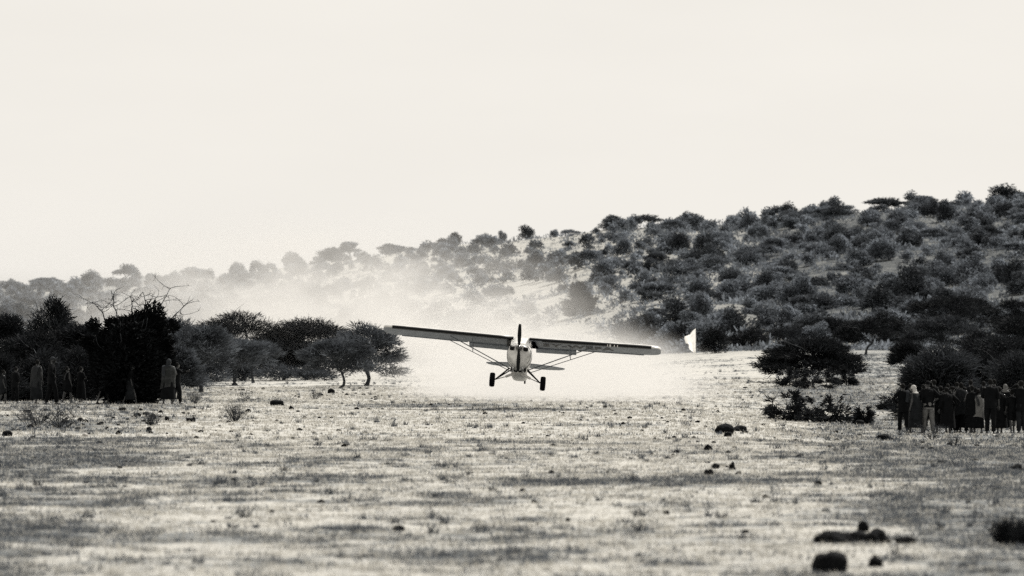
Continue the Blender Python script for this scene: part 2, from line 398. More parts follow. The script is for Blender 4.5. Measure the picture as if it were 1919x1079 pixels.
# understory scrub between the trunks
for i, (px, by, w, ty) in enumerate([(400, 716, 80, 672), (455, 714, 90, 676), (520, 714, 110, 680), (590, 714, 80, 686), (350, 724, 80, 676)]):
    tree(px, by, w, ty, 'dome', ['low scrub bush under the acacias, left of the double-stemmed tree', 'low scrub bush behind the double-stemmed acacia', 'wide low scrub bush in the gap under the big dark crown',
         'low scrub bush left of the front umbrella acacia', 'low scrub bush beside the leaning acacia trunk'][i], name='scrub_bush', cat='bush', n=1800, group='scrub under the left trees', r0=.02)
for i, (px, w, ty) in enumerate([(8, 95, 668), (75, 110, 655), (150, 110, 650), (108, 80, 690)]):
    tree(px, 750, w, ty, 'dome', ['dark undergrowth bush behind the onlookers at the left edge', 'dark undergrowth bush behind the grey wrap', 'dark undergrowth bush touching the left flank of the creeper mound', 'low undergrowth bush between the two dark ones behind the left crowd'][i],
         name='scrub_bush', cat='bush', m='leaf_dark', n=5000, group='undergrowth behind the left crowd', y_override=251 + i * 1.3, r0=.03)
# dusty bushes behind the aeroplane
tree(775, 668, 80, 588, 'dome', 'hazy rounded bush just above the left wing tip', name='scrub_bush', cat='bush', n=3000, group='bushes half lost in the dust')
tree(890, 672, 150, 568, 'dome', 'wide hazy bush in the dust above the middle of the left wing', name='scrub_bush', cat='bush', n=5000, group='bushes half lost in the dust')
tree(1086, 574, 60, 528, 'dome', 'dark round lone bush on the slope above the right wing', name='scrub_bush', cat='bush', m='creeper', n=3600, y_override=640, leaf=(.5, .14))
# right side
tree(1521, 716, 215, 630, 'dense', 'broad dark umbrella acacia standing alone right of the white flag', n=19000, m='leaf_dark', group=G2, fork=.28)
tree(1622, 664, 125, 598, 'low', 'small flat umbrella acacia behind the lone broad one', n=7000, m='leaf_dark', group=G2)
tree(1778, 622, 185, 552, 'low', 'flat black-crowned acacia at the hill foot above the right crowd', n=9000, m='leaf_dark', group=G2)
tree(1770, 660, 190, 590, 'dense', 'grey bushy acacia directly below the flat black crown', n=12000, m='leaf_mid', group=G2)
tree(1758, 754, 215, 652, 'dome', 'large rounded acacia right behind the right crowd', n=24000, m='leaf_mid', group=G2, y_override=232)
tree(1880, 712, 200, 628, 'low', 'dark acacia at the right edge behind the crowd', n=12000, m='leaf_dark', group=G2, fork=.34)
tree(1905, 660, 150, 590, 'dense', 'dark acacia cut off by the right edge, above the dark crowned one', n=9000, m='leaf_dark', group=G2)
for px, by, w, ty, l in [(1402, 655, 95, 612, 'bushy dark shrub at the hill foot, second right of the white flag'), (1470, 648, 95, 606, 'dark hill-foot bush above the left half of the lone acacia'), (1555, 640, 90, 592, 'dark hill-foot bush above the right half of the lone acacia'), (1690, 655, 110, 598, 'dark hill-foot bush left of the grey bushy acacia'),
        (1700, 692, 80, 640, 'dark bush touching the left top of the large rounded acacia'), (1838, 684, 110, 618, 'dark bush between the large rounded acacia and the right edge'), (1850, 726, 120, 655, 'dark bush right behind the tallest man'), (1905, 735, 110, 650, 'dark bush behind the right end of the crowd'),
        (1655, 634, 85, 584, 'dark bush high behind the small flat acacia'), (1900, 628, 110, 560, 'dark bush on the lower slope at the right edge'), (1832, 612, 90, 556, 'dark bush right of the flat black crown'), (1600, 640, 70, 600, 'small dark bush behind the small flat acacia')]:
    tree(px, by, w, ty, 'dome' if px % 4 else 'dense', l, name='scrub_bush', cat='bush', m='leaf_dark' if px % 3 else 'leaf_mid', n=5500, group='dark bushes at the hill foot on the right')
for px, by, w, ty, l in [(1480, 724, 60, 694, 'shaded scrub under the left side of the lone acacia'), (1530, 728, 90, 690, 'shaded scrub around the trunk of the lone acacia'), (1585, 722, 45, 690, 'shaded scrub under the right side of the lone acacia')]:
    tree(px, by, w, ty, 'ragged', l, name='scrub_bush', cat='bush', m='leaf_dark', n=1400, leaf=(.22, .04), group='scrub under the lone acacia')
tree(1340, 662, 60, 608, 'dome', 'dark shaggy bush just right of the white flag', name='scrub_bush', cat='bush', m='leaf_dark', n=3500)
tree(1285, 650, 90, 604, 'dome', 'dark bush right behind the white flag', name='scrub_bush', cat='bush', m='leaf_dark', n=3500)
for i, (px, by, w, ty, l) in enumerate([(1474, 788, 95, 734, 'ragged leafy shrub, left one of the shrub row before the lone acacia'), (1515, 791, 120, 764, 'low middle shrub of the row before the lone acacia'),
        (1550, 793, 95, 742, 'ragged shrub at the right end of the row before the lone acacia'), (1618, 795, 40, 764, 'small thin shrub left of the right crowd'),
        (1690, 768, 110, 742, 'low spreading shrub at the left foot of the large rounded acacia')]):
    tree(px, by, w, ty, 'ragged', l, name='low_shrub', cat='shrub', m='leaf_dark', n=1100 if i else 1600, group='low shrubs on the right', leaf=(.2, .045), r0=.015)

# black creeper mound with dead branches on top
P, s = at(248, 756)
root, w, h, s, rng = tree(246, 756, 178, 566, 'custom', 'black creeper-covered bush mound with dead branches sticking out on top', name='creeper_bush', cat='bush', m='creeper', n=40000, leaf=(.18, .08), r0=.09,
    lumps=[(0, 0, .3, .40, .34), (-.2, 0, .35, .24, .36), (.18, 0, .32, .25, .34), (.15, 0, .62, .24, .26), (.22, 0, .84, .13, .16), (.12, 0, .78, .16, .14), (-.1, 0, .64, .22, .20), (-.27, 0, .50, .13, .22), (.32, 0, .5, .13, .24), (0, 0, .72, .2, .15), (0, -.2, .3, .4, .34), (.02, -.15, .55, .3, .3)] + [(a_, -.1, b_, .07, .07) for a_, b_ in zip(np.random.default_rng(3).uniform(-.46, .46, 26), np.random.default_rng(4).uniform(.1, .8, 26))])
for k, (bx, bz, ex, ez) in enumerate([(.26, .85, .40, 1.13), (.17, .88, .12, 1.10), (-.12, .82, -.22, 1.12), (-.2, .72, -.42, 1.0), (.0, .82, .03, 1.04), (.3, .75, .55, .96)]):
    lines = []
    a = np.array([bx * w, 0, bz * h - .2]); b = np.array([ex * w, rng.normal() * .3, ez * h])
    q = curve_pts(a, b, rng, 8, .1, .05); lines.append((q, np.linspace(.035, .012, 8)))
    for j in range(9):
        t = rng.integers(2, 8); e = q[t] + rng.normal(size=3) * np.array([.45, .3, .25]) + np.array([0, 0, .12])
        p2 = curve_pts(q[t], e, rng, 5, .15); lines.append((p2, np.linspace(.014, .006, 5)))
        for jj in range(4):
            tt = rng.integers(1, 5); e3 = p2[tt] + rng.normal(size=3) * .13
            lines.append((np.array([p2[tt], e3]), np.array([.008, .004])))
    link('dead_branch', tubes('dead_branch', lines, 4), root, M['bark'])

# ------------------------------------------------------------------ hillside vegetation
hrng = np.random.default_rng(5)
protos = []
for k in range(10):
    w, h = 4.0, [3.0, 2.6, 3.2, 2.4, 3.4, 2.8, 3.0, 2.6, 3.6, 2.7][k]
    if k % 4 == 3: lp = umbrella_lumps(hrng, w * 1.15, h, 18, under=.45, pad=.19)
    else: lp = dome_lumps(hrng, w, h, 13 + k % 3 * 2, base=.18)
    lp = [(a, b, c, d * 1.15, e * 1.15, f * 1.2) for a, b, c, d, e, f in lp]
    cr = foliage('hill_crown', lp, 2600, .26, .15, hrng, shell=3, up=.2, outward=.5, jit=1.)
    cr.materials.append(M['leaf_hill'])
    cd = cr.copy(); cd.materials.clear(); cd.materials.append(M['hill_dark'])
    tr = tubes('hill_trunk', trunk_lines(hrng, w * .8, h, .3, 4, .11, 1, .62), 4); tr.materials.append(M['bark'])
    protos.append((cr, cd, tr))
bush_n = 0
def hill_bush(x, y, sc, k, dark=False, label=None, name='hillside_bush', hs=1., group='bushes covering the hillside', cat='bush', trunk=False):
    global bush_n
    cr, cd, tr = protos[k % 10]
    lab = label or 'rounded grey-green bush growing on the dry hillside'
    z = g1(x, y) - .1
    o = bpy.data.objects.new(name, None if trunk else (cd if dark else cr)); COL.objects.link(o)
    o.location = (x, y, z); o.rotation_euler = (0, 0, hrng.uniform(0, 6.28)); o.scale = (sc, sc, sc * hs)
    tag(o, lab, cat, group)
    if trunk:
        c = link('crown', cd if dark else cr, o); c = link('trunk', tr, o)
    bush_n += 1
    return o
def ridge_y(px): return float(np.interp(px, [-1400, 0, 500, 700, 1130, 1919], [1500, 1400, 1300, 1150, 1000, 950]))
# skyline trees one can tell apart: px, top, base, crown width px, proto, dark
sky_trees = [(1882, 346, 392, 90, 4, 1, 'big dark dense tree on the skyline at the right edge'), (1662, 371, 395, 80, 3, 1, 'flat-topped umbrella tree on the skyline at the right'),
    (1500, 394, 420, 60, 0, 0, 'bushy tree on the skyline between the gap and the flat-topped tree'), (1790, 372, 396, 70, 2, 0, 'rounded tree on the skyline left of the big dark one'),
    (1150, 402, 436, 60, 5, 1, 'dark tree at the left end of the high ridge'), (1215, 403, 430, 60, 3, 1, 'dark umbrella tree near the left end of the high ridge'), (1290, 398, 424, 60, 1, 1, 'low dark tree on the ridge above the white flag'),
    (986, 417, 450, 36, 8, 1, 'lone round-crowned tree standing clear on the skyline above the propeller'), (1039, 427, 450, 22, 6, 0, 'small upright tree right of the lone round-crowned one'), (1068, 431, 448, 36, 3, 0, 'thin small umbrella tree on the skyline notch'),
    (850, 431, 466, 34, 8, 1, 'peaked dark tree on the skyline above the left wing'), (832, 444, 468, 40, 0, 1, 'dark bush left of the peaked skyline tree'), (905, 438, 466, 50, 2, 0, 'rounded tree right of the peaked skyline tree'),
    (655, 451, 480, 40, 7, 0, 'thin umbrella tree on the skyline above the left trees'), (735, 456, 480, 60, 5, 1, 'wide dark bush on the skyline left of the peaked tree'), (622, 462, 496, 70, 1, 1, 'broad dark tree on the skyline at the start of the slope'),
    (548, 464, 500, 50, 1, 0, 'hazy open tree on the skyline at the edge of the dust'), (441, 482, 512, 32, 0, 0, 'round hazy tree on the far left skyline'), (237, 491, 522, 56, 3, 0, 'umbrella tree standing above the far left skyline'),
    (172, 501, 528, 60, 4, 0, 'domed hazy tree left of the far umbrella tree'), (88, 513, 535, 70, 7, 0, 'flat hazy tree on the far skyline, left part'), (12, 518, 538, 60, 2, 0, 'hazy tree on the far skyline at the left edge'), (365, 494, 514, 90, 5, 0, 'wide hazy bush on the far skyline right of the umbrella tree'),
    (1376, 397, 421, 40, 6, 0, 'wispy small tree in the skyline gap'), (1440, 402, 424, 50, 2, 0, 'pale low tree on the skyline right of the wispy one'), (1575, 383, 408, 70, 9, 0, 'low leafy tree on the skyline left of the flat-topped tree'), (942, 428, 455, 18, 8, 0, 'thin sapling on the skyline left of the lone round-crowned tree')]
for px, ty, by, wpx, k, dk, lab in sky_trees:
    if px < 600: ty += 6; wpx *= .82
    y = ridge_y(px) - 4; x = (px - 959.5) / F * y; s = F / y; z = g1(x, y)
    h = (CAMH + (HZ - ty) / s) - z
    sc = wpx / s / 4.1; h0 = [3.0, 2.6, 3.2, 2.4, 3.4, 2.8, 3.0, 2.6, 3.6, 2.7][k]
    hill_bush(x, y, sc, k, dk, lab, 'skyline_tree', max(h, 1.2) / (h0 * sc), 'trees on the skyline', 'tree', True)
# slope
cand = []
for gy in np.arange(490, 1420, 8.6):
    hw = .1 * gy
    for gx in np.arange(-hw, hw, 6.9):
        x = gx + hrng.uniform(-5, 5); y = gy + hrng.uniform(-6, 6); px = 959.5 + F * x / y
        if px < -60 or px > 1990: continue
        ry = ridge_y(px); fy = float(np.interp(px, [0, 900, 1300, 1919], [620, 580, 500, 470]))
        if y > ry + 4 or y < fy + 5: continue
        t = (y - fy) / (ry - fy)
        if (945 < px < 1115 and t > .84) or (1030 < px < 1140 and t < .30): continue
        dens = float(np.interp(px, [0, 500, 600, 1100, 1300, 1919], [.8, .7, .56, .60, .82, .97]))
        cl = float(fbm(np.array([x / 22]), np.array([y / 60]), 51, 2)[0])
        if hrng.random() > dens * (0.55 + 1.0 * sst(cl, .3, .62)) * (1 if t > .55 else 1.0): continue
        cand.append((x, y, px))
stuff_pts = []; slope = []
cand = [(x, y, px, float(np.interp(px, [0, 600, 1100, 1500], [.95, .86, .9, 1.08])) * hrng.uniform(.34, 1.05)) for x, y, px in cand]
cand.sort(key=lambda c: -c[3] / c[1])
for i, (x, y, px, sc) in enumerate(cand):
    k = int(hrng.integers(0, 10)); dark = hrng.random() < float(np.interp(px, [900, 1400, 1919], [.12, .3, .5]))
    if i < 272: ob_ = hill_bush(x, y, sc, k, dark, hs=hrng.uniform(.8, 1.15), label='rounded dark bush growing on the dry hillside' if dark else None, group='dark bushes on the hillside' if dark else 'bushes covering the hillside'); slope.append((ob_, px, y, sc, dark))
    else: stuff_pts.append((x, y, sc))
for n_ in ('leaf', 'leaf_dark', 'leaf_hill', 'leaf_mid', 'hill_dark', 'creeper', 'stone', 'straw', 'grass'): M[n_].node_tree.nodes['Principled BSDF'].inputs['Specular IOR Level'].default_value = .06
print('hill candidates', len(cand), 'objects', bush_n)
# the remaining bushes and the knee-high scrub: one mass each
def mass(name, pts, nq, ln, wd, m, label, cat, hgt=.75, rad=.5):
    rng = np.random.default_rng(77); Vs = []; T = []
    for (x, y, sc) in pts:
        z = g1(x, y)
        n = nq; d = rng.normal(size=(n, 3)); d /= np.linalg.norm(d, axis=1, keepdims=True); d[:, 2] = np.abs(d[:, 2])
        P = d * np.array([rad * 2, rad * 2, hgt]) * sc * rng.uniform(.5, 1, n)[:, None] * rng.uniform(.7, 1.2, 3) + np.array([x, y, z])
        D = d + rng.normal(size=(n, 3)) * .5; D[:, 2] += .3
        v, q = sprays(P, D, ln * sc * rng.uniform(.6, 1.3, n), wd * sc, rng); Vs.append(v); T.append(np.repeat(rng.uniform(.6, 1.4, n) * rng.uniform(.6, 1.4), 4))
    V = np.concatenate(Vs); Q = np.arange(len(V)).reshape(-1, 4)
    o = link(name, np_mesh(name, V, Q, {'tone': np.concatenate(T)}), m=M[m]); tag(o, label, cat, kind='stuff'); return o
ORD = ['leftmost', 'second', 'third', 'fourth', 'fifth', 'sixth', 'seventh', 'eighth', 'ninth', 'tenth', 'eleventh', 'twelfth', 'thirteenth', 'fourteenth', 'fifteenth', 'sixteenth']
def number_left_to_right(recs):
    """recs: (object, px, singular noun phrase, place): ordinals among those that share phrase and place"""
    sets = {}
    for r in recs: sets.setdefault((r[2], r[3]), []).append(r)
    for (noun, place), rs in sets.items():
        rs.sort(key=lambda r: r[1])
        for i, r in enumerate(rs):
            if len(rs) == 1: lab = 'single ' + noun + ' ' + place
            elif i == 0 or i == len(rs) - 1: lab = ('rightmost ' if i else 'leftmost ') + noun + ' ' + place
            else: lab = ORD[min(i, 15)] + ' ' + noun + ' from left, ' + place
            r[0]['label'] = lab
def where(px):
    for lim, t in ((130, 'at the far left edge'), (340, 'behind the creeper mound'), (560, 'behind the left acacias'), (740, 'left of the left wing tip'), (850, 'over the left wing'), (940, 'over the inner left wing'), (1030, 'over the propeller'), (1120, 'over the inner right wing'),
                   (1210, 'over the outer right wing'), (1290, 'left of the flag'), (1370, 'over the flag'), (1450, 'right of the flag'), (1540, 'over the lone acacia'), (1630, 'right of the lone acacia'), (1720, 'left of the right crowd'), (1800, 'over the right crowd'), (1870, 'over the tallest man'), (9999, 'at the right edge')):
        if px < lim: return t
recs = []
for ob_, px, y, sc, dark in slope:
    t = (y - float(np.interp(px, [0, 900, 1300, 1919], [620, 580, 500, 470]))) / (ridge_y(px) - float(np.interp(px, [0, 900, 1300, 1919], [620, 580, 500, 470])))
    row = 'at the hill foot' if t < .2 else 'low on the slope' if t < .4 else 'on mid slope' if t < .6 else 'high on the slope' if t < .82 else 'on the ridge'
    recs.append((ob_, px, ('large ' if sc > .82 else 'middling ' if sc > .72 else 'small ') + ('dark' if dark else 'grey') + ' bush', row + ' ' + where(px)))
number_left_to_right(recs)
if stuff_pts:
    lows = []
    for k in range(5):
        lp = [(a, b, c, d * 1.15, e * 1.15, f * 1.2) for a, b, c, d, e, f in dome_lumps(hrng, 4.0, 2.9, 12, base=.15)]
        q = foliage('low', lp, 420, .44, .3, hrng, shell=3, up=.2, outward=.5, jit=1.)
        co = np.empty(len(q.vertices) * 3, np.float32); q.vertices.foreach_get('co', co)
        tn = np.empty(len(q.vertices), np.float32); q.attributes['tone'].data.foreach_get('value', tn); lows.append((co.reshape(-1, 3), tn)); bpy.data.meshes.remove(q)
    Vs, Ts = [], []
    for i, (x, y, sc) in enumerate(stuff_pts):
        co, tn = lows[i % 5]; a = hrng.uniform(0, 6.28); ca, sa = math.cos(a), math.sin(a)
        Vs.append(np.stack([co[:, 0] * ca - co[:, 1] * sa, co[:, 0] * sa + co[:, 1] * ca, co[:, 2] * hrng.uniform(.8, 1.15)], -1) * sc + np.array([x, y, g1(x, y) - .1]))
        Ts.append(tn * hrng.uniform(.55, 1.2))
    V = np.concatenate(Vs); o = link('distant_bushes', np_mesh('distant_bushes', V, np.arange(len(V)).reshape(-1, 4), {'tone': np.concatenate(Ts)}), m=M['leaf_hill'])
    tag(o, 'remaining bushes merging into one cover on the slope', 'bushes', kind='stuff')
pts = []
for k in range(13000):
    y = hrng.uniform(470, 1150); x = hrng.uniform(-.1, .1) * y; px = 959.5 + F * x / y
    if fbm(np.array([x / 12]), np.array([y / 30]), 61, 3)[0] < .36: continue
    if hrng.random() > float(np.interp(px, [500, 700, 1100, 1300], [.8, .45, .5, 1])): continue
    pts.append((x, y, hrng.uniform(.25, .95)))
mass('hillside_scrub', pts, 22, .5, .26, 'leaf_hill', 'knee-high grey scrub scattered over the hillside soil', 'scrub', 1.0, .7)

# ------------------------------------------------------------------ grass on the strip
grng = np.random.default_rng(9)
def grass(name, n, y0, y1, hmin, hmax, wid, label, dark):
    y = np.sqrt(grng.uniform(y0 ** 2, y1 ** 2, n)); x = grng.uniform(-.105, .105, n) * y
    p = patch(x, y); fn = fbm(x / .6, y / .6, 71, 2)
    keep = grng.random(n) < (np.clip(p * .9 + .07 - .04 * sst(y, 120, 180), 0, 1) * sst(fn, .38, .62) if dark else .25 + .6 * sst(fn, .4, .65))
    x, y = x[keep], y[keep]; n = len(x); z = ground(x, y)
    B = 5
    X = np.repeat(x, B) + grng.normal(size=n * B) * .05; Y = np.repeat(y, B) + grng.normal(size=n * B) * .05; Z = np.repeat(z, B) - .01
    D = np.stack([grng.normal(size=n * B) * .45, grng.normal(size=n * B) * .45, np.ones(n * B)], -1); D /= np.linalg.norm(D, axis=1, keepdims=True)
    H = np.repeat(grng.uniform(hmin, hmax, n), B) * grng.uniform(.5, 1.1, n * B)
    a = grng.uniform(0, 3.14, n * B); S = np.stack([np.cos(a), np.sin(a), np.zeros(n * B)], -1) * wid * .5
    P = np.stack([X, Y, Z], -1)
    V = np.stack([P - S, P + S, P + D * H[:, None]], 1).reshape(-1, 3); T = np.arange(len(V)).reshape(-1, 3)
    o = link(name, np_mesh(name, V, T), m=M['grass' if dark else 'straw']); tag(o, label, 'grass', kind='stuff')
grass('dry_grass', 110000, 44, 150, .03, .09, .018, 'short pale straw-dry grass over the airstrip foreground', False)
grass('dry_grass', 90000, 150, 330, .04, .12, .036, 'pale dry grass over the far part of the airstrip', False)
grass('dark_grass', 230000, 44, 150, .03, .12, .018, 'patches of darker standing grass in the foreground', True)
grass('dark_grass', 170000, 150, 420, .04, .15, .036, 'patches of darker grass towards the trees', True)

def tufts(name, n, y0, y1, label, m, seed, hh=.2):
    rng = np.random.default_rng(seed); y = np.sqrt(rng.uniform(y0 ** 2, y1 ** 2, n)); x = rng.uniform(-.1, .1, n) * y
    kp = fbm(x / 3, y / 4, 81, 3) + .25 * patch(x, y) > .5; x, y = x[kp], y[kp]; n = len(x); z = ground(x, y); B = 26
    sc = np.repeat(rng.uniform(.4, 1.2, n), B)
    D = np.stack([rng.normal(size=n * B) * .6, rng.normal(size=n * B) * .6, np.ones(n * B)], -1); D /= np.linalg.norm(D, axis=1, keepdims=True)
    P = np.stack([np.repeat(x, B) + rng.normal(size=n * B) * .05 * sc, np.repeat(y, B) + rng.normal(size=n * B) * .05 * sc, np.repeat(z, B) - .01], -1)
    a = rng.uniform(0, 3.14, n * B); S = np.stack([np.cos(a), np.sin(a), np.zeros(n * B)], -1) * .012
    V = np.stack([P - S, P + S, P + D * (hh * sc * rng.uniform(.5, 1.1, n * B))[:, None]], 1).reshape(-1, 3)
    o = link(name, np_mesh(name, V, np.arange(len(V)).reshape(-1, 3)), m=M[m]); tag(o, label, 'grass', kind='stuff')
M['tuft'] = mat('dry_tuft', (0.0952, 0.1044, 0.1167), .9, var=.4, scale=1.5, translucent=.1, spec=.06)
tufts('grass_tufts', 330, 50, 150, 'coarse dark grass tufts scattered over the foreground', 'tuft', 15)
tufts('grass_tufts', 700, 150, 360, 'coarse dark grass tufts dotted over the far part of the strip', 'tuft', 16, .26)
def gravel(n, seed):
    rng = np.random.default_rng(seed); bm = bmesh.new(); bmesh.ops.create_icosphere(bm, subdivisions=1, radius=1)
    C = np.array([v.co[:] for v in bm.verts]); T = np.array([[v.index for v in f.verts] for f in bm.faces]); bm.free()
    y = np.sqrt(rng.uniform(55 ** 2, 330 ** 2, n)); x = rng.uniform(-.1, .1, n) * y
    kp = fbm(x / 4, y / 6, 101, 3) > .5; x, y = x[kp], y[kp]; n = len(x); z = ground(x, y)
    r = (.012 + .05 * rng.random(n) ** 4) * np.sqrt(y / 110)
    V = (C[None] * (1 + rng.normal(size=(n, len(C), 1)) * .16) * (r[:, None, None] * np.array([1.3, 1.1, .8])) + np.stack([x, y, z + r * .3], -1)[:, None]).reshape(-1, 3)
    F_ = (T[None] + (np.arange(n) * len(C))[:, None, None]).reshape(-1, 3)
    o = link('gravel', np_mesh('gravel', V, F_), m=M['stone']); tag(o, 'loose dark gravel strewn over the whole strip', 'gravel', kind='stuff')
gravel(2300, 6)
# ------------------------------------------------------------------ stones
def stone_mesh(seed, sub=3):
    bm = bmesh.new(); bmesh.ops.create_icosphere(bm, subdivisions=sub, radius=1)
    o = Vector((seed * 3.7, seed * 1.3, seed * .7))
    for v in bm.verts:
        n = mnoise.noise(v.co * 1.1 + o) * .38 + mnoise.noise(v.co * 2.6 + o) * .14 + mnoise.noise(v.co * 7 + o) * .04
        v.co *= 1 + n
        v.co.z = max(v.co.z, -.45)
    me = bpy.data.meshes.new('stone'); bm.to_mesh(me); bm.free()
    me.polygons.foreach_set('use_smooth', [True] * len(me.polygons)); me.materials.append(M['stone']); return me
SM = [stone_mesh(k + 1) for k in range(9)]
SMP = []
for k in range(2):
    q = stone_mesh(20 + k); q.materials.clear(); q.materials.append(M['stone_pale']); SMP.append(q)
srng = random.Random(4)
def stone(px, by, wpx, hpx, label, k=None, group=None, name='stone', pale=False):
    P, s = at(px, by); w = wpx / s; h = hpx / s
    me = SMP[srng.randrange(2)] if pale else SM[(k if k is not None else srng.randrange(9)) % 9]
    o = link(name, me); o.location = (P[0], P[1], P[2] + h * .22); o.rotation_euler = (0, 0, srng.uniform(0, 6.28)); o.scale = (w * .5, w * .42, h * .68)
    tag(o, label, 'stone', group); return o
ST = [(1555, 1072, 82, 44, 'largest black boulder at the bottom edge, right of centre'), (1641, 1062, 30, 24, 'small black stone right of the largest boulder at the bottom edge'),
 (1562, 1017, 72, 27, 'long low black rock, left end of the rock row above the largest boulder'), (1600, 1017, 60, 26, 'middle rock of the black row above the largest boulder'), (1640, 1018, 56, 30, 'right end rock of the black row above the largest boulder'), (1617, 996, 22, 22, 'upright black knob on top of the rock row'),
 (1696, 1019, 38, 15, 'low flat black stone just right of the rock row'), (1358, 812, 44, 19, 'long black rock below the white flag, with a smaller one at its tail'), (1386, 808, 32, 11, 'low tail stone touching the long black rock on the right'), (1364, 818, 18, 10, 'little stone in front of the long black rock'), (1327, 844, 17, 13, 'round black stone below the long black rock'),
 (1341, 878, 18, 12, 'upper left stone of the loose four in the middle right foreground'), (1329, 890, 19, 13, 'lower left stone of the loose four in the middle right foreground'), (1372, 880, 13, 16, 'upright stone of the loose four in the middle right foreground'), (1384, 889, 14, 7, 'flat lower right stone of the loose four in the middle right foreground'),
 (1533, 909, 14, 9, 'lone small black stone halfway down on the right'), (1249, 964, 14, 8, 'small dark stone below the middle of the dark grass streak'), (746, 995, 28, 11, 'dark stone at the right end of a grass streak, bottom left of centre'), (815, 931, 12, 6, 'small dark stone right of centre-left foreground streak'),
 (1001, 942, 12, 7, 'small dark stone in the foreground just right of centre'), (1064, 977, 11, 9, 'small dark stone in the lower foreground right of centre'), (519, 760, 27, 13, 'dark domed rock on the ground right of the left crowd'), (546, 767, 11, 7, 'small stone at the foot of the dark domed rock'), (621, 737, 16, 10, 'dark rock beneath the front umbrella acacia'),
 (14, 817, 20, 11, 'dark oval rock at the left edge'), (279, 809, 12, 10, 'round dark stone left of centre in the stone field'), (222, 814, 10, 8, 'small dark stone below the rubble patch'), (313, 788, 10, 9, 'dark stone left of the lower rubble'), (363, 789, 8, 9, 'small upright stone near the spiky shrub'), (1611, 796, 20, 11, 'dark stone at the foot of the small thin shrub'),
 (1658, 826, 30, 15, 'dark stone in front of the left end of the right crowd'), (1905, 882, 26, 14, 'dark stone at the right edge below the crowd'), (1745, 843, 10, 6, 'small stone in front of the right crowd'), (1716, 838, 8, 5, 'tiny stone beside the small stone before the right crowd'), (1397, 999, 16, 7, 'small dark stone left of the black rock row')]
for i, (px, by, w, h, lab) in enumerate(ST): stone(px, by, w, h, lab, i)
sr = []
for k in range(46):
    px = srng.gauss(215, 95); by = srng.uniform(768, 806)
    if px < 5 or px > 470: continue
    w = srng.uniform(5, 15); o_ = stone(px, by, w, w * srng.uniform(.35, .6), 'small dark stone in the scattered rubble before the left crowd', group='rubble before the left crowd')
    sr.append((o_, px, ('larger' if w > 10 else 'tiny') + ' dark stone', ('in the far part' if by < 780 else 'in the middle' if by < 793 else 'in the near part') + ' of the rubble, ' + ('left' if px < 150 else 'centre' if px < 260 else 'right') + ' section'))
for k in range(34):
    px = srng.uniform(1180, 1840); by = srng.uniform(800, 900); w = srng.uniform(4, 10)
    o_ = stone(px, by, w, w * srng.uniform(.35, .6), 'small dark stone strewn over the ground right of the aeroplane', group='stones strewn on the right')
    sr.append((o_, px, 'small strewn stone', ('level with' if by < 825 else 'just below' if by < 850 else 'below' if by < 875 else 'far below') + ' the long black rock ' + ('on its left' if px < 1358 else 'on its right' if px < 1600 else 'towards the right crowd')))
for k in range(20):
    px = srng.uniform(380, 1180); by = srng.uniform(772, 830); w = srng.uniform(3, 7)
    o_ = stone(px, by, w, w * srng.uniform(.35, .6), 'small dark stone on the pale strip in front of the aeroplane', group='stones on the pale strip')
    sr.append((o_, px, 'tiny stone', ('just below the dust' if by < 800 else 'well below the dust') + (' under the left wing' if px < 900 else ' under the right wing')))
number_left_to_right(sr)
stone(160, 818, 12, 8, 'pale white stone left of the rubble below the left crowd', pale=True)
stone(1115, 851, 9, 5, 'pale stone on the strip below the right wing', pale=True)

# ------------------------------------------------------------------ twiggy dry shrubs near the left crowd
def twig_shrub(px, by, wpx, hpx, n, label, seed, gnarl=.2, name='dry_shrub', thick=.018, m='bark'):
    P, s = at(px, by); w = wpx / s; h = hpx / s; rng = np.random.default_rng(seed)
    root = empty(name, P); tag(root, label, 'shrub', 'dry shrubs on the grass')
    lines = []; fine = []
    for k in range(n):
        a = rng.uniform(0, 6.28); r = rng.uniform(.1, .5) * w
        e = np.array([math.cos(a) * r, math.sin(a) * r, h * rng.uniform(.55, 1) * (1 - .4 * (2 * r / w) ** 2)])
        q = curve_pts((math.cos(a) * .03, math.sin(a) * .03, -.02), e, rng, 7, gnarl); lines.append((q, np.linspace(thick, thick * .3, 7)))
        for j in range(7):
            t = rng.integers(2, 7); e2 = q[t] + rng.normal(size=3) * np.array([.12, .12, .1]) * h * 1.6 + (0, 0, .05)
            p2 = curve_pts(q[t], e2, rng, 4, gnarl); fine.append((p2, np.linspace(thick * .45, thick * .2, 4)))
            for jj in range(2):
                fine.append((np.array([p2[rng.integers(1, 4)], e2 + rng.normal(size=3) * .07 * h]), np.array([thick * .25, thick * .12])))
    link('stem', tubes('stem', lines, 4), root, M[m]); link('twigs', tubes('twigs', fine, 3), root, M[m])
twig_shrub(115, 802, 60, 42, 12, 'gnarled leafless shrub with twisted black stems at the far left', 1, .35)
twig_shrub(72, 798, 60, 40, 16, 'thin leafless shrub just left of the gnarled one', 2, .2, thick=.012)
twig_shrub(48, 790, 66, 34, 14, 'low leafless shrub nearest the left edge', 3, .2, thick=.010)
twig_shrub(440, 790, 62, 44, 34, 'spiky dry shrub standing alone in the pale grass', 4, .08, thick=.010)
twig_shrub(283, 797, 38, 28, 26, 'small bushy tuft in the stone field', 5, .15, thick=.009)
twig_shrub(368, 756, 46, 26, 18, 'low dry shrub right of the woman in the patterned wrap', 6, .2, thick=.010)
twig_shrub(590, 748, 24, 18, 16, 'tiny dry shrub under the acacias', 7, .15, thick=.010)
twig_shrub(460, 752, 40, 34, 12, 'thin upright dry stalks before the forked acacia', 8, .1, thick=.008)
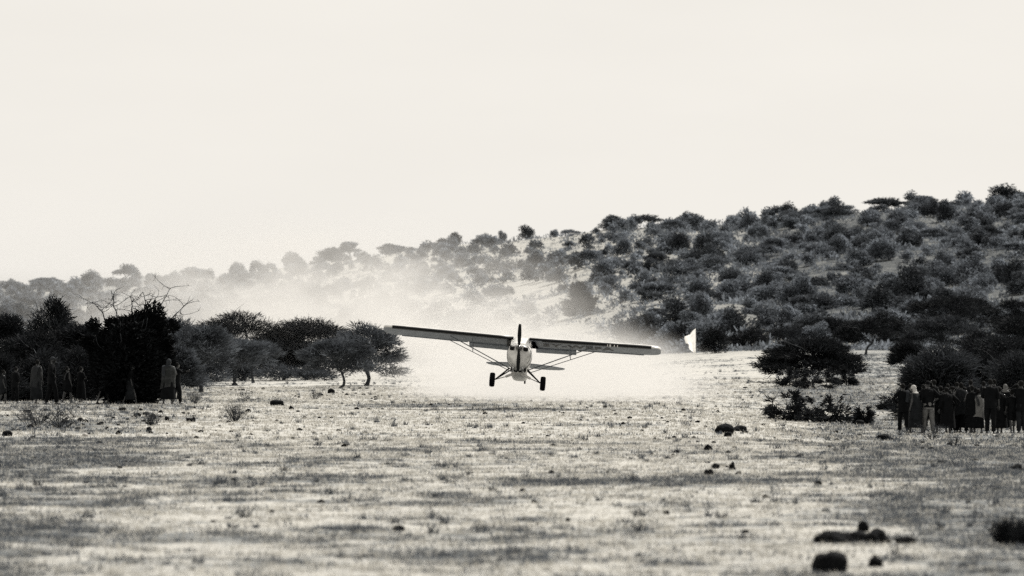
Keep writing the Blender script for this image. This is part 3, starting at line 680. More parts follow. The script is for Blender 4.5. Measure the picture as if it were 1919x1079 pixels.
twig_shrub(1745, 826, 60, 34, 16, 'thin dry bush in front of the right crowd', 9, .2, thick=.010)
twig_shrub(1788, 838, 40, 24, 14, 'small dry bush below the right crowd', 10, .15, thick=.010)
twig_shrub(1890, 1022, 80, 50, 90, 'dark out-of-focus grass clump at the lower right edge', 11, .06, thick=.010, m='dark_stem')
twig_shrub(1925, 1024, 70, 44, 80, 'dark grass clump cut off by the lower right edge', 12, .06, thick=.010, m='dark_stem')

# ------------------------------------------------------------------ white flag at the far end
P, s = at(1304, 662)
fl = empty('flag', P); tag(fl, 'ragged white cloth flag hanging on a thin pole at the far edge of the strip', 'flag')
h = 47 / s
link('pole', tubes('pole', [(np.array([(0, 0, -.1), (0.01, 0, h * .5), (.0, 0, h)]), np.array([.02, .018, .015]))], 6), fl, M['twig'])
prof = [(1.0, .0), (.97, .05), (.9, .13), (.83, .19), (.76, .22), (.72, .32), (.68, .44), (.6, .46), (.52, .44), (.46, .42), (.40, .40), (.38, .31), (.33, .27), (.24, .28), (.16, .24), (.1, .17), (.03, .06), (.01, .02)]
V = []; nseg = 8
for f in (0,):
    for z, xw in prof:
        for j in range(nseg + 1):
            t = j / nseg; V.append((-xw * h * t - (.0), .05 * math.sin(t * 7 + z * 5) * t * h + f * .006, z * h))
Q = []
n1 = len(prof) * (nseg + 1)
for i in range(len(prof) - 1):
    for j in range(nseg):
        a = i * (nseg + 1) + j; Q.append((a, a + 1, a + nseg + 2, a + nseg + 1))
M['flag'] = mat('white_cloth', (.88, .86, .82), .8, var=.04, scale=3, translucent=.55)
link('cloth', np_mesh('cloth', V, Q, smooth=True), fl, M['flag'])

# ------------------------------------------------------------------ people
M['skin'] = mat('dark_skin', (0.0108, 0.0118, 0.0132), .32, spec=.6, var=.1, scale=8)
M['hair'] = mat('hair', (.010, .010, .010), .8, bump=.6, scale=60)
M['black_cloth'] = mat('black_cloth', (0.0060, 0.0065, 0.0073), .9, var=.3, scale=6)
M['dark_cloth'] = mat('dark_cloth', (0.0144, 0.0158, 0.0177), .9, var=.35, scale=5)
M['grey_cloth'] = mat('grey_cloth', (0.0293, 0.0321, 0.0359), .9, var=.3, scale=5)
M['pale_cloth'] = mat('pale_cloth', (.15, .15, .147), .9, var=.3, scale=6)
M['white_cloth'] = mat('bright_cloth', (.50, .49, .47), .9, var=.1, scale=6)
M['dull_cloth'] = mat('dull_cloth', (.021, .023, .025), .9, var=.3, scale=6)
M['wood'] = mat('stick_wood', (.16, .15, .14), .6, var=.3, scale=9)
for n_ in ('black_cloth', 'dark_cloth', 'grey_cloth', 'pale_cloth', 'white_cloth', 'hair'): M[n_].node_tree.nodes['Principled BSDF'].inputs['Specular IOR Level'].default_value = .06
def wrap_material():
    m = mat('patterned_wrap', (.05, .055, .055), .9); nt = m.node_tree; b = nt.nodes['Principled BSDF']
    t = nt.nodes.new('ShaderNodeTexCoord'); w = nt.nodes.new('ShaderNodeTexWave'); w.wave_type = 'BANDS'; w.bands_direction = 'Z'
    w.inputs['Scale'].default_value = 1.1; w.inputs['Distortion'].default_value = 7; w.inputs['Detail'].default_value = 2; w.inputs['Detail Scale'].default_value = 6
    c = nt.nodes.new('ShaderNodeValToRGB'); e = c.color_ramp.elements
    e[0].position = .55; e[0].color = (.018, .02, .02, 1); e[1].position = .85; e[1].color = (.032, .034, .035, 1)
    nt.links.new(t.outputs['Object'], w.inputs['Vector']); nt.links.new(w.outputs['Fac'], c.inputs[0]); nt.links.new(c.outputs[0], b.inputs['Base Color']); return m
M['wrap'] = wrap_material()

def add_capsule(bm, a, b, ra, rb, seg=10):
    a = Vector(a); b = Vector(b); d = b - a; ln = max(d.length, 1e-4); rot = d.to_track_quat('Z', 'Y').to_matrix()
    prof = []
    for k in range(5):
        t = -math.pi / 2 + k * math.pi / 8 if k < 4 else 0
        prof.append((ra * math.cos(t), ra * math.sin(t)))
    prof2 = [(rb * math.cos(t), ln + rb * math.sin(t)) for t in [0, math.pi / 8, math.pi / 4, math.pi * 3 / 8]]
    rings = []
    for r, z in prof[1:] + prof2:
        rings.append([bm.verts.new(a + rot @ Vector((r * math.cos(2 * math.pi * j / seg), r * math.sin(2 * math.pi * j / seg), z))) for j in range(seg)])
    v0 = bm.verts.new(a + rot @ Vector((0, 0, -ra))); v1 = bm.verts.new(a + rot @ Vector((0, 0, ln + rb)))
    for i in range(len(rings) - 1):
        for j in range(seg):
            bm.faces.new((rings[i][j], rings[i][(j + 1) % seg], rings[i + 1][(j + 1) % seg], rings[i + 1][j]))
    for j in range(seg):
        bm.faces.new((v0, rings[0][(j + 1) % seg], rings[0][j])); bm.faces.new((v1, rings[-1][j], rings[-1][(j + 1) % seg]))
def add_ell(bm, c, r, rot=None):
    mt = Matrix.Translation(c) @ (rot.to_4x4() if rot else Matrix()) @ Matrix.Diagonal((*r, 1))
    bmesh.ops.create_icosphere(bm, subdivisions=3, radius=1, matrix=mt)
def loft(name, rings, rng, seg=26, fold=.0, tilt=0.):
    """rings: (z, cx, cy, rx, ry), top to bottom"""
    V = []; ph = rng.uniform(0, 6, 3)
    n = len(rings)
    for i, (z, cx, cy, rx, ry) in enumerate(rings):
        f = fold * (i / (n - 1))
        for j in range(seg):
            a = 2 * math.pi * j / seg; k = 1 + f * (.6 * math.sin(5 * a + ph[0] + i * .15) + .4 * math.sin(9 * a + ph[1]))
            V.append((cx + rx * k * math.cos(a), cy + ry * k * math.sin(a), z + tilt * math.sin(a + ph[2]) * (i / (n - 1)) ** 2))
    Q = []
    for i in range(n - 1):
        for j in range(seg):
            a = i * seg + j; b = i * seg + (j + 1) % seg; Q.append((a, a + seg, b + seg, b))
    return np_mesh(name, V, Q, smooth=True)

ARMS = {'down': ((.25, -.02, 1.14), (.26, .06, .89)), 'akimbo': ((.38, -.1, 1.18), (.2, .07, 1.02)), 'front': ((.25, .08, 1.16), (.10, .26, 1.14)),
        'brow': ((.30, .16, 1.44), (.10, .16, 1.62)), 'out': ((.42, .06, 1.28), (.62, .16, 1.36)), 'stick': ((.27, .05, 1.16), (.30, .26, 1.10)), 'fold': ((.27, .04, 1.17), (.02, .2, 1.20)), 'up': ((.34, .08, 1.58), (.4, .12, 1.80))}
def person(px, by, hpx, face, label, arms=('down', 'down'), top='shirt', bottom='trousers', tm='black_cloth', bmat='black_cloth', head='hair', hm='hair', step=.12, lean=0., stick=False, group=None, dy=0., y=None, seed=0, wide=1.):
    P, s = at(px, by)
    if dy: yy = P[1] + dy; x = (px - 959.5) / F * yy; P = (x, yy, g1(x, yy))
    rng = np.random.default_rng(seed + int(px)); H = hpx / s * rng.uniform(.93, 1.05); k = H / 1.72
    if arms == ('down', 'down'):
        arms = [('down', 'down'), ('down', 'akimbo'), ('fold', 'fold'), ('down', 'front'), ('brow', 'down'), ('akimbo', 'down'), ('front', 'down')][int(rng.integers(0, 7))]
    lean += rng.uniform(-.05, .10); step = step * rng.choice([-1, 1]) * rng.uniform(.5, 1.5); face += rng.uniform(-18, 18)
    root = empty('person', P, R(face)); root.scale = (k * wide, k * wide, k); tag(root, label, 'person', group)
    def ln(p): p = Vector(p); p.y += lean * max(p.z - .9, 0); return p
    bm = bmesh.new()
    hipz = .90
    add_capsule(bm, ln((0, 0, .95)), ln((0, 0, 1.08)), .125, .115); add_capsule(bm, ln((0, 0, 1.1)), ln((0, .0, 1.33)), .115, .135)
    add_capsule(bm, ln((-.12, 0, 1.38)), ln((.12, 0, 1.38)), .085, .085); add_capsule(bm, ln((-.08, 0, .93)), ln((.08, 0, .93)), .105, .105)
    add_capsule(bm, ln((0, .0, 1.40)), ln((0, .02, 1.54)), .055, .05)
    hd = ln((0, .035, 1.61))
    add_ell(bm, hd, (.073, .092, .108)); add_capsule(bm, hd + Vector((0, .05, -.05)), hd + Vector((0, .07, -.075)), .04, .03)
    add_capsule(bm, hd + Vector((0, .085, .015)), hd + Vector((0, .105, -.02)), .012, .017)
    for sx in (-1, 1):
        add_capsule(bm, hd + Vector((sx * .074, -.005, .015)), hd + Vector((sx * .078, -.01, -.025)), .014, .01)
        ky = .03 + sx * step * .55; ay = sx * step - .02
        hip = Vector((sx * .09, 0, hipz)); kn = Vector((sx * .10, ky, .49)); an = Vector((sx * .105, ay, .085))
        add_capsule(bm, hip, kn, .088, .058); add_capsule(bm, kn, an + (kn - an) * .55, .056, .058); add_capsule(bm, kn, an, .054, .036)
        add_capsule(bm, an + Vector((0, -.04, -.045)), an + Vector((sx * .02, .15, -.055)), .036, .028)
    hands = []
    for sx, an_ in ((-1, arms[0]), (1, arms[1])):
        e, w_ = ARMS[an_]; sh = ln((sx * .175, 0, 1.41)); e = ln((sx * e[0], e[1], e[2])); w_ = ln((sx * w_[0], w_[1], w_[2]))
        add_capsule(bm, sh, e, .052, .04); add_capsule(bm, e, w_, .040, .026)
        d = (w_ - e).normalized(); hands.append((w_, d, sx, sh, e))
        add_capsule(bm, w_, w_ + d * .075, .026, .034)
    me = bpy.data.meshes.new('tmp'); bm.to_mesh(me); bm.free()
    o = bpy.data.objects.new('tmp', me); COL.objects.link(o)
    md = o.modifiers.new('r', 'REMESH'); md.mode = 'VOXEL'; md.voxel_size = .017
    ms = o.modifiers.new('s', 'SMOOTH'); ms.iterations = 3; ms.factor = .6
    dg = bpy.context.evaluated_depsgraph_get(); body = bpy.data.meshes.new_from_object(o.evaluated_get(dg))
    bpy.data.objects.remove(o); bpy.data.meshes.remove(me)
    bm = bmesh.new(); bm.from_mesh(body)
    for w_, d, sx, sh, e in hands:          # four fingers and a thumb rooted in each palm
        side = d.cross(Vector((0, 1, 0))); side = (side if side.length > .1 else d.cross(Vector((1, 0, 0)))).normalized(); nrm = d.cross(side).normalized()
        for q, (off, l) in enumerate([(-.027, .062), (-.009, .074), (.010, .070), (.027, .054)]):
            a = w_ + d * .075 + side * off; b = a + d * l * .55 + nrm * .006; c = b + d * l * .4 + nrm * .022
            add_capsule(bm, a, b, .0095, .0085, 6); add_capsule(bm, b, c, .0085, .007, 6)
        a = w_ + d * .03 - side * .03; b = a + d * .03 - side * .025; add_capsule(bm, a, b, .011, .010, 6); add_capsule(bm, b, b + d * .028 + nrm * .006, .010, .008, 6)
    bm.to_mesh(body); bm.free(); body.polygons.foreach_set('use_smooth', [True] * len(body.polygons)); body.name = 'body'
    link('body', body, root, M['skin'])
    for sx in (-1, 1):
        b2 = bmesh.new(); add_ell(b2, hd + Vector((sx * .03, .078, .012)), (.012, .010, .008)); em = bpy.data.meshes.new('eye'); b2.to_mesh(em); b2.free(); link('eye', em, root, M['pale_cloth'])
    # head covering
    b2 = bmesh.new()
    if head == 'hair': add_ell(b2, hd + Vector((0, -.014, .022)), (.080, .094, .105))
    elif head == 'cap':
        add_ell(b2, hd + Vector((0, -.01, .045)), (.084, .1, .085)); add_ell(b2, hd + Vector((0, .11, .045)), (.06, .07, .012))
    elif head == 'headscarf':
        add_ell(b2, hd + Vector((0, -.022, .02)), (.084, .098, .116)); add_ell(b2, hd + Vector((0, -.07, -.09)), (.085, .06, .10)); add_ell(b2, ln((0, -.03, 1.45)), (.15, .10, .06))
    hm_ = bpy.data.meshes.new(head); b2.to_mesh(hm_); b2.free(); hm_.polygons.foreach_set('use_smooth', [True] * len(hm_.polygons))
    link(head, hm_, root, M[hm])
    # clothes
    def rg(lst): return [(z, cx + 0, cy + lean * max(z - .9, 0), rx, ry) for z, cx, cy, rx, ry in lst]
    if top in ('shirt', 'jacket'):
        lo = .86 if top == 'shirt' else .72
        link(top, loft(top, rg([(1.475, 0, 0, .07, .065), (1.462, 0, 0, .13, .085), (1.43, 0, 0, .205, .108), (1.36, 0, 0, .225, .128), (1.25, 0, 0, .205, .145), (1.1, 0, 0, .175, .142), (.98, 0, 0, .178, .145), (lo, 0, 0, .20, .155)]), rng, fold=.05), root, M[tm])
        for w_, d, sx, sh, e in hands:
            end = e + (w_ - e) * (.85 if top == 'jacket' else .15)
            pts = [tuple(sh - (e - sh) * .15), tuple(sh), tuple((sh + e) / 2), tuple(e), tuple(end)]
            link('sleeve', tubes('sleeve', [(pts, [.05, .074, .068, .060, .056])], 10), root, M[tm])
    elif top == 'cloak':
        link('cloak', loft('cloak', rg([(1.49, 0, 0, .07, .07), (1.47, 0, 0, .14, .095), (1.42, 0, 0, .222, .125), (1.30, 0, 0, .25, .155), (1.1, 0.01, 0, .245, .18), (.9, .0, 0, .235, .185), (.7, -.01, 0, .25, .19), (.52 + .1 * rng.random(), -.02, 0, .265, .20)]), rng, fold=.16, tilt=.09), root, M[tm])
    if rng.random() < .3:
        sx = rng.choice([-1, 1]); Vt = []
        for t_ in np.linspace(-.25, math.pi + .25, 18):
            for w_ in (-.5, 0, .5):
                Vt.append((sx * (.15 + w_ * .11 - .05 * (1 - math.sin(max(min(t_, 3.14), 0)))), .195 * math.cos(t_) + lean * .45, 1.16 + .335 * math.sin(t_) - .03 * abs(w_)))
        link('shawl', np_mesh('shawl', Vt, [(i * 3 + j, i * 3 + j + 1, i * 3 + j + 4, i * 3 + j + 3) for i in range(17) for j in range(2)], smooth=True), root, M[['dull_cloth', 'dark_cloth', 'grey_cloth', 'dull_cloth'][int(rng.integers(0, 4))]])
    if bottom == 'trousers':
        link('trousers', loft('trousers', [(1.02, 0, 0, .165, .135), (.95, 0, 0, .185, .145), (.87, 0, 0, .195, .145), (.80, 0, 0, .19, .135)], rng, fold=.02), root, M[bmat])
        for sx in (-1, 1):
            ky = .03 + sx * step * .55; ay = sx * step - .02
            link('trouser_leg', tubes('trouser_leg', [([(sx * .085, 0, .92), (sx * .095, ky * .5, .7), (sx * .10, ky, .49), (sx * .102, (ky + ay) / 2, .3), (sx * .105, ay, .09)], [.10, .098, .080, .074, .070])], 12), root, M[bmat])
    elif bottom == 'skirt':
        link('skirt', loft('skirt', [(1.06, 0, 0, .155, .13), (.98, 0, 0, .185, .15), (.85, 0, 0, .215, .175), (.65, 0, 0, .235, .19), (.42, 0, 0, .255, .205), (.2, 0, 0, .27, .22)], rng, fold=.09), root, M[bmat])
    elif bottom == 'shorts':
        for sx in (-1, 1):
            ky = .03 + sx * step * .55
            link('shorts_leg', tubes('shorts_leg', [([(sx * .085, 0, .95), (sx * .095, ky * .5, .7), (sx * .10, ky, .52)], [.115, .105, .095])], 12), root, M[bmat])
    if stick:
        w_, d, sx, sh, e = hands[1]; hp = root.matrix_basis @ (w_ + d * .06)
        so = link('walking_stick', tubes('walking_stick', [([(0, 0, 0), (.01, 0, .8), (0, 0, 1.45 * k)], [.013, .014, .015])], 6), None, M['wood'])
        gx, gy = hp.x + .1, hp.y - .02; gz = g1(gx, gy); so.location = (gx, gy, gz)
        dv = (Vector(hp) - Vector((gx, gy, gz))); so.rotation_euler = dv.to_track_quat('Z', 'Y').to_euler()
        tag(so, stick, 'stick')
    return root

GL = 'onlookers in front of the creeper mound'; GR = 'onlookers standing on the right'
# face: 0 looks away from the camera (+Y); negative turns to picture right
person(5, 757, 62, -60, 'person at the left edge in a dark cloak, half cut off', top='cloak', tm='dark_cloth', bottom='shorts', step=.2, group=GL)
person(28, 756, 66, -30, 'person in black between the left edge and the pale-shirted one', top='jacket', group=GL, dy=4)
person(68, 757, 84, -50, 'person in a grey sleeveless wrap near the left edge', top='cloak', tm='dull_cloth', bottom='skirt', bmat='dark_cloth', arms=('front', 'down'), group=GL)
person(97, 758, 88, -65, 'tall person in a black jacket with one arm out, beside the grey wrap', top='jacket', arms=('out', 'akimbo'), group=GL, head='cap', hm='grey_cloth')
person(126, 757, 74, -40, 'person in dark clothes in the shade at the left flank of the creeper mound', top='cloak', tm='black_cloth', bottom='shorts', group=GL, dy=4)
person(152, 757, 72, -55, 'short person in black standing just left of the two cloaked walkers', top='shirt', bottom='skirt', group=GL, dy=5)
person(194, 757, 76, -70, 'walking person in a long grey cloak left of the stick bearer', top='cloak', tm='grey_cloth', bottom='shorts', step=.22, lean=.12, group=GL)
person(207, 757, 84, -80, 'taller walking person in a dark cloak carrying a stick', top='cloak', tm='dark_cloth', bottom='shorts', step=.2, arms=('down', 'stick'), stick='thin pale walking stick held by the person in a dark cloak', group=GL, dy=1)
person(244, 757, 78, -75, 'striding person in a black top and greyish skirt before the creeper mound', top='shirt', bottom='skirt', bmat='dark_cloth', step=.24, lean=.08, arms=('front', 'down'), group=GL)
person(283, 756, 72, -40, 'person in black lost in the shade left of the patterned wrap', top='cloak', tm='black_cloth', bottom='shorts', group=GL, dy=4)
person(315, 758, 83, -35, 'woman in a large patterned wrap at the right end of the left crowd', top='cloak', tm='wrap', bottom='skirt', bmat='black_cloth', arms=('front', 'front'), head='headscarf', hm='grey_cloth', group=GL, wide=1.12)
person(331, 757, 80, -70, 'person in black with raised arm at the right end of the left crowd', top='jacket', arms=('akimbo', 'out'), group=GL, step=.16)
R_ = [(1693, 810, 92, 20, 'slim person in black at the left end of the right crowd', dict(top='jacket')),
 (1716, 812, 92, 50, 'woman with a bright white headscarf and pale skirt in the right crowd', dict(top='cloak', tm='dark_cloth', bottom='skirt', bmat='dark_cloth', head='headscarf', hm='white_cloth', wide=1.1)),
 (1740, 812, 100, 25, 'tall man with pale trousers right of the white headscarf', dict(top='shirt', bmat='pale_cloth', head='cap', hm='black_cloth', arms=('down', 'akimbo'))),
 (1731, 806, 88, 10, 'person in black behind the gap between white headscarf and pale trousers', dict(top='jacket', dy=4)),
 (1764, 811, 90, 40, 'person in a black wide wrap, third in front from the left in the right crowd', dict(top='cloak', bottom='skirt', wide=1.1)),
 (1785, 810, 88, 15, 'person in a black jacket near the middle of the right crowd', dict(top='jacket', head='cap', hm='hair', arms=('fold', 'fold'))),
 (1776, 804, 88, 0, 'person in the back row behind the middle of the right crowd', dict(top='jacket', dy=5)),
 (1802, 811, 90, 30, 'person with grey-striped shoulder cloth in the middle of the right crowd', dict(top='cloak', tm='dark_cloth', bottom='trousers', step=.16)),
 (1818, 808, 92, -10, 'person in the back row just right of the striped shoulder cloth', dict(top='jacket', dy=5)),
 (1833, 812, 86, 35, 'person with a pale cloth over the hip beside the tallest man', dict(top='cloak', tm='pale_cloth', bottom='skirt', arms=('front', 'front'))),
 (1856, 813, 100, 10, 'tallest man, standing in a black shirt in the right crowd', dict(top='shirt', head='hair', step=.08)),
 (1873, 812, 92, 20, 'broad person in black directly right of the tallest man', dict(top='cloak', bottom='skirt', wide=1.08)),
 (1884, 808, 90, -15, 'person with a light collar behind the broad one', dict(top='jacket', head='headscarf', hm='pale_cloth', dy=4)),
 (1897, 812, 86, 30, 'shorter person in black with bare legs near the right edge', dict(top='shirt', bottom='shorts')),
 (1914, 812, 96, 15, 'person in black cut off by the right edge', dict(top='jacket', bmat='dark_cloth'))]
R_ += [(1704, 806, 86, -20, 'person in the back row between the slim one and the white headscarf', dict(top='cloak', dy=6)), (1752, 807, 92, 30, 'person in the back row just right of the pale trousers', dict(top='cloak', dy=7)),
 (1793, 805, 84, -30, 'short person in the back row left of the striped shoulder cloth', dict(top='shirt', dy=8)), (1810, 811, 82, 45, 'shorter person in black in front, just right of the striped shoulder cloth', dict(top='shirt', bottom='skirt', wide=1.1)),
 (1844, 806, 86, 0, 'person in the back row left of the tallest man', dict(top='cloak', dy=6)), (1865, 805, 88, 20, 'person in the back row right of the tallest man', dict(top='jacket', dy=8)),
 (1906, 806, 90, -10, 'person in the back row near the right edge', dict(top='cloak', dy=5)), (1822, 812, 88, 25, 'person in black wrap in front, left of the pale hip cloth', dict(top='cloak', bottom='skirt')), (1776, 812, 92, 30, 'heavy person in black in the front row, centre left of the right crowd', dict(top='jacket', bottom='skirt', wide=1.15))]
for px, by, h, f, lab, kw in R_: person(px, by, h, f, lab, group=GR, **kw)

# ------------------------------------------------------------------ aeroplane
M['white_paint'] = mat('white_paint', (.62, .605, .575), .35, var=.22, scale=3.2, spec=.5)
M['cowl_paint'] = mat('cowl_paint', (.52, .51, .49), .35, var=.55, scale=2.6, spec=.5)
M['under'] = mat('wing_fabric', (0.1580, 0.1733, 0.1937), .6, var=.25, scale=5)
M['black_paint'] = mat('black_paint', (.004, .0045, .005), .5, spec=.12)
M['strut_paint'] = mat('strut_paint', (0.0941, 0.1032, 0.1154), .45)
M['rubber'] = mat('rubber', (.004, .004, .0045), .9, spec=.08, bump=.4, scale=30)
M['metal'] = mat('metal', (.5, .5, .5), .25, metal=1.0)
M['letter'] = mat('lettering', (.008, .008, .009), .6)
M['hole_shade'] = mat('inlet_shade_black', (.004, .004, .004), .9)
def glass_mat():
    m = bpy.data.materials.new('windscreen_glass'); m.use_nodes = True; b = m.node_tree.nodes['Principled BSDF']
    b.inputs['Base Color'].default_value = (.9, .9, .88, 1); b.inputs['Roughness'].default_value = .08; b.inputs['Transmission Weight'].default_value = .75; b.inputs['IOR'].default_value = 1.45
    return m
M['glass'] = glass_mat()
PS = 49.1; PY = F / PS
plane = empty('propeller_aeroplane', ((972.5 - 959.5) / PS, PY, CAMH + (HZ - 652) / PS))
rot = Matrix.Rotation(R(-3.0), 4, 'Z') @ Matrix.Rotation(R(4.6), 4, 'Y') @ Matrix.Rotation(R(-8.5), 4, 'X')
plane.rotation_euler = rot.to_euler()
tag(plane, 'white high-wing propeller aeroplane with black leading edges flying low over the strip', 'aeroplane')

def bm_obj(name, bm, m, parent=plane, smooth=True, bevel=0):
    me = bpy.data.meshes.new(name); bm.to_mesh(me); bm.free()
    if smooth: me.polygons.foreach_set('use_smooth', [True] * len(me.polygons))
    return link(name, me, parent, m)
def superloft(name, st, m, seg=28, parent=plane, power=2.4, taper=0.):
    """st: (y, cx, cz, rx, rz_top, rz_bottom)"""
    bm = bmesh.new(); rings = []
    for y, cx, cz, rx, rt, rb in st:
        ring = []
        for j in range(seg):
            a = 2 * math.pi * j / seg; c, s_ = math.cos(a), math.sin(a)
            x = rx * math.copysign(abs(c) ** (2 / power), c); z = (rt if s_ > 0 else rb) * math.copysign(abs(s_) ** (2 / power), s_)
            if s_ < 0: x *= 1 - taper * (z / rb) ** 2
            ring.append(bm.verts.new((cx + x, y, cz + z)))
        rings.append(ring)
    for i in range(len(rings) - 1):
        for j in range(seg): bm.faces.new((rings[i][j], rings[i + 1][j], rings[i + 1][(j + 1) % seg], rings[i][(j + 1) % seg]))
    bm.faces.new(rings[0]); bm.faces.new(rings[-1][::-1])
    bmesh.ops.recalc_face_normals(bm, faces=bm.faces)
    return bm_obj(name, bm, m, parent)
# cowling and fuselage
superloft('cowling', [(.10, 0, -.12, .20, .20, .18), (.12, 0, -.14, .33, .27, .32), (.20, 0, -.17, .41, .33, .43), (.40, 0, -.19, .455, .37, .52), (.70, 0, -.20, .47, .40, .56), (.97, 0, -.20, .475, .43, .58)], M['cowl_paint'], taper=.38)
superloft('fuselage', [(.972, 0, -.20, .40, .43, .52), (1.3, 0, -.15, .38, .45, .53), (1.8, 0, -.1, .375, .50, .55), (2.5, 0, -.05, .37, .50, .56), (3.3, 0, -.02, .32, .40, .50), (4.4, 0, .02, .24, .28, .36), (5.5, 0, .06, .15, .18, .24), (6.6, 0, .10, .05, .09, .14)], M['white_paint'], power=3.2)
superloft('belly_pod', [(1.0, 0, -.68, .10, .05, .05), (1.15, 0, -.72, .24, .12, .12), (1.6, 0, -.74, .30, .14, .18), (2.6, 0, -.74, .29, .14, .17), (3.3, 0, -.66, .18, .08, .10), (3.6, 0, -.6, .08, .04, .05)], M['white_paint'], power=3)
# air inlets and cowl exit: black solids painting the dark inside and underneath
for sx in (-1, 1):
    superloft('air_inlet', [(.10, sx * .255, -.015, .10, .082, .082), (.2, sx * .255, -.015, .10, .08, .08)], M['hole_shade'], seg=18, power=3)
superloft('cowl_exit_shade', [(.80, 0, -.70, .27, .10, .07), (1.03, 0, -.70, .30, .10, .09)], M['hole_shade'], seg=20, power=4)  # black block for the cowl exit and the shadow band above the pod
superloft('lower_inlet', [(.135, 0, -.40, .13, .09, .08), (.22, 0, -.40, .13, .09, .08)], M['hole_shade'], seg=18, power=3)
for sx in (-1, 1):
    me = tubes('exhaust_pipe', [([(sx * .16, .45, -.62), (sx * .18, .6, -.76), (sx * .2, .75, -.82)], [.035, .035, .035])], 10); link('exhaust_pipe', me, plane, M['metal'])
# windscreen and cabin
bm = bmesh.new()
pts = [(-.36, .98, .23), (.36, .98, .23), (.36, 1.5, .62), (-.36, 1.5, .62), (-.40, 1.5, .22), (.40, 1.5, .22)]
v = [bm.verts.new(p) for p in pts]
for f in ((0, 1, 2, 3), (0, 3, 4), (1, 5, 2)): bm.faces.new([v[i] for i in f])
bm_obj('windscreen', bm, M['glass'], smooth=False)
link('windscreen_frame', tubes('windscreen_frame', [([(-.37, .97, .23), (-.37, 1.25, .43), (-.37, 1.5, .63)], [.014] * 3), ([(.37, .97, .23), (.37, 1.25, .43), (.37, 1.5, .63)], [.014] * 3), ([(-.1, .97, .24), (-.06, 1.25, .44), (-.05, 1.5, .64)], [.010] * 3)], 6), plane, M['white_paint'])
for sx in (-1, 1):
    bm = bmesh.new(); v = [bm.verts.new((sx * .386, y, z)) for y, z in ((1.55, .12), (2.7, .12), (2.7, .5), (1.55, .5))]; bm.faces.new(v); bm_obj('side_window', bm, M['glass'], smooth=False)
# wings
def airfoil(n=14):
    up = []; lo = []
    for k in range(n + 1):
        x = .5 * (1 - math.cos(math.pi * k / n)); t = .6 * (.2969 * math.sqrt(x) - .126 * x - .3516 * x * x + .2843 * x ** 3 - .1015 * x ** 4) * 1.0
        camb = .04 * (1 - (2 * x - .8) ** 2) if x < .9 else .04 * (1 - 1) 
        camb = .16 * x * (1 - x)
        up.append((x, 2.35 * t)); lo.append((x, -.30 * t))
    return up[::-1] + lo[1:]          # from trailing edge over the top to leading edge, back along the bottom
AF = airfoil()
def wing(sx):
    dih = math.tan(R(.9)); x0, x1 = .30, 5.36
    st = [(x0, 1.0), (.8, 1.0), (2.08, 1.0), (2.12, 1.0), (3.2, 1.0), (4.3, 1.0), (4.75, .99), (5.0, .95), (5.15, .88), (5.27, .74), (5.34, .52), (5.36, .25)]
    bm = bmesh.new(); rings = []; LE, CH = 1.25, 1.60
    for x, c in st:
        ch = CH * c; ly = LE + (CH - ch) * .35; th = min(1, .25 + c * .75) if c < 1 else 1
        flapcut = 0
        rings.append([bm.verts.new((sx * x, ly + u * ch, .515 + (x - x0) * dih + w_ * CH * .80 * th - u * CH * math.tan(R(1.5)))) for u, w_ in AF])
    n = len(AF)
    for i in range(len(rings) - 1):
        for j in range(n):
            f = bm.faces.new((rings[i][j], rings[i + 1][j], rings[i + 1][(j + 1) % n], rings[i][(j + 1) % n]))
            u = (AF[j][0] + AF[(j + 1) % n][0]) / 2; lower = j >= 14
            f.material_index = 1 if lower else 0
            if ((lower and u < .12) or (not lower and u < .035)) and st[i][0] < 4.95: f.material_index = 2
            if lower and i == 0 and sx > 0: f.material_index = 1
    bm.faces.new(rings[0]); bm.faces.new(rings[-1][::-1]); bmesh.ops.recalc_face_normals(bm, faces=bm.faces)
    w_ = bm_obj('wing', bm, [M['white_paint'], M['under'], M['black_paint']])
    # dark root walkway patch under the wing at the fuselage
    bm = bmesh.new(); v = [bm.verts.new(p) for p in ((sx * .36, 1.30, .463), (sx * .52, 1.30, .463), (sx * .62, 2.82, .433), (sx * .36, 2.82, .433))]
    bm.faces.new(v); bmesh.ops.solidify(bm, geom=bm.faces[:], thickness=.02); bm_obj('root_fairing', bm, M['black_paint'], w_)
    # flap (lowered) and aileron
    zt = .515 - CH * math.tan(R(1.5))
    def panel(name, xa, xb, ang, chord, m=M['under'], drop=.0):
        bm = bmesh.new(); ca, sa = math.cos(R(ang)), math.sin(R(ang))
        for xx in (xa, xb):
            zb = zt + (xx - x0) * dih - drop
            for y, z in ((0, .02), (0, -.035), (chord, -.004), (chord, .004)):
                bm.verts.new((sx * xx, LE + CH - .06 + y * ca, zb - y * sa + z))
        bm.verts.ensure_lookup_table(); v = bm.verts
        for f in ((0, 1, 2, 3), (7, 6, 5, 4), (0, 4, 5, 1), (1, 5, 6, 2), (2, 6, 7, 3), (3, 7, 4, 0)): bm.faces.new([v[i] for i in f])
        bmesh.ops.recalc_face_normals(bm, faces=bm.faces); bm_obj(name, bm, m, w_, smooth=False)
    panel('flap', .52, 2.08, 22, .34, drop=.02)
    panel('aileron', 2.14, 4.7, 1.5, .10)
    # fabric ribs under the wing
    return w_
wl = wing(-1); wr_ = wing(1)
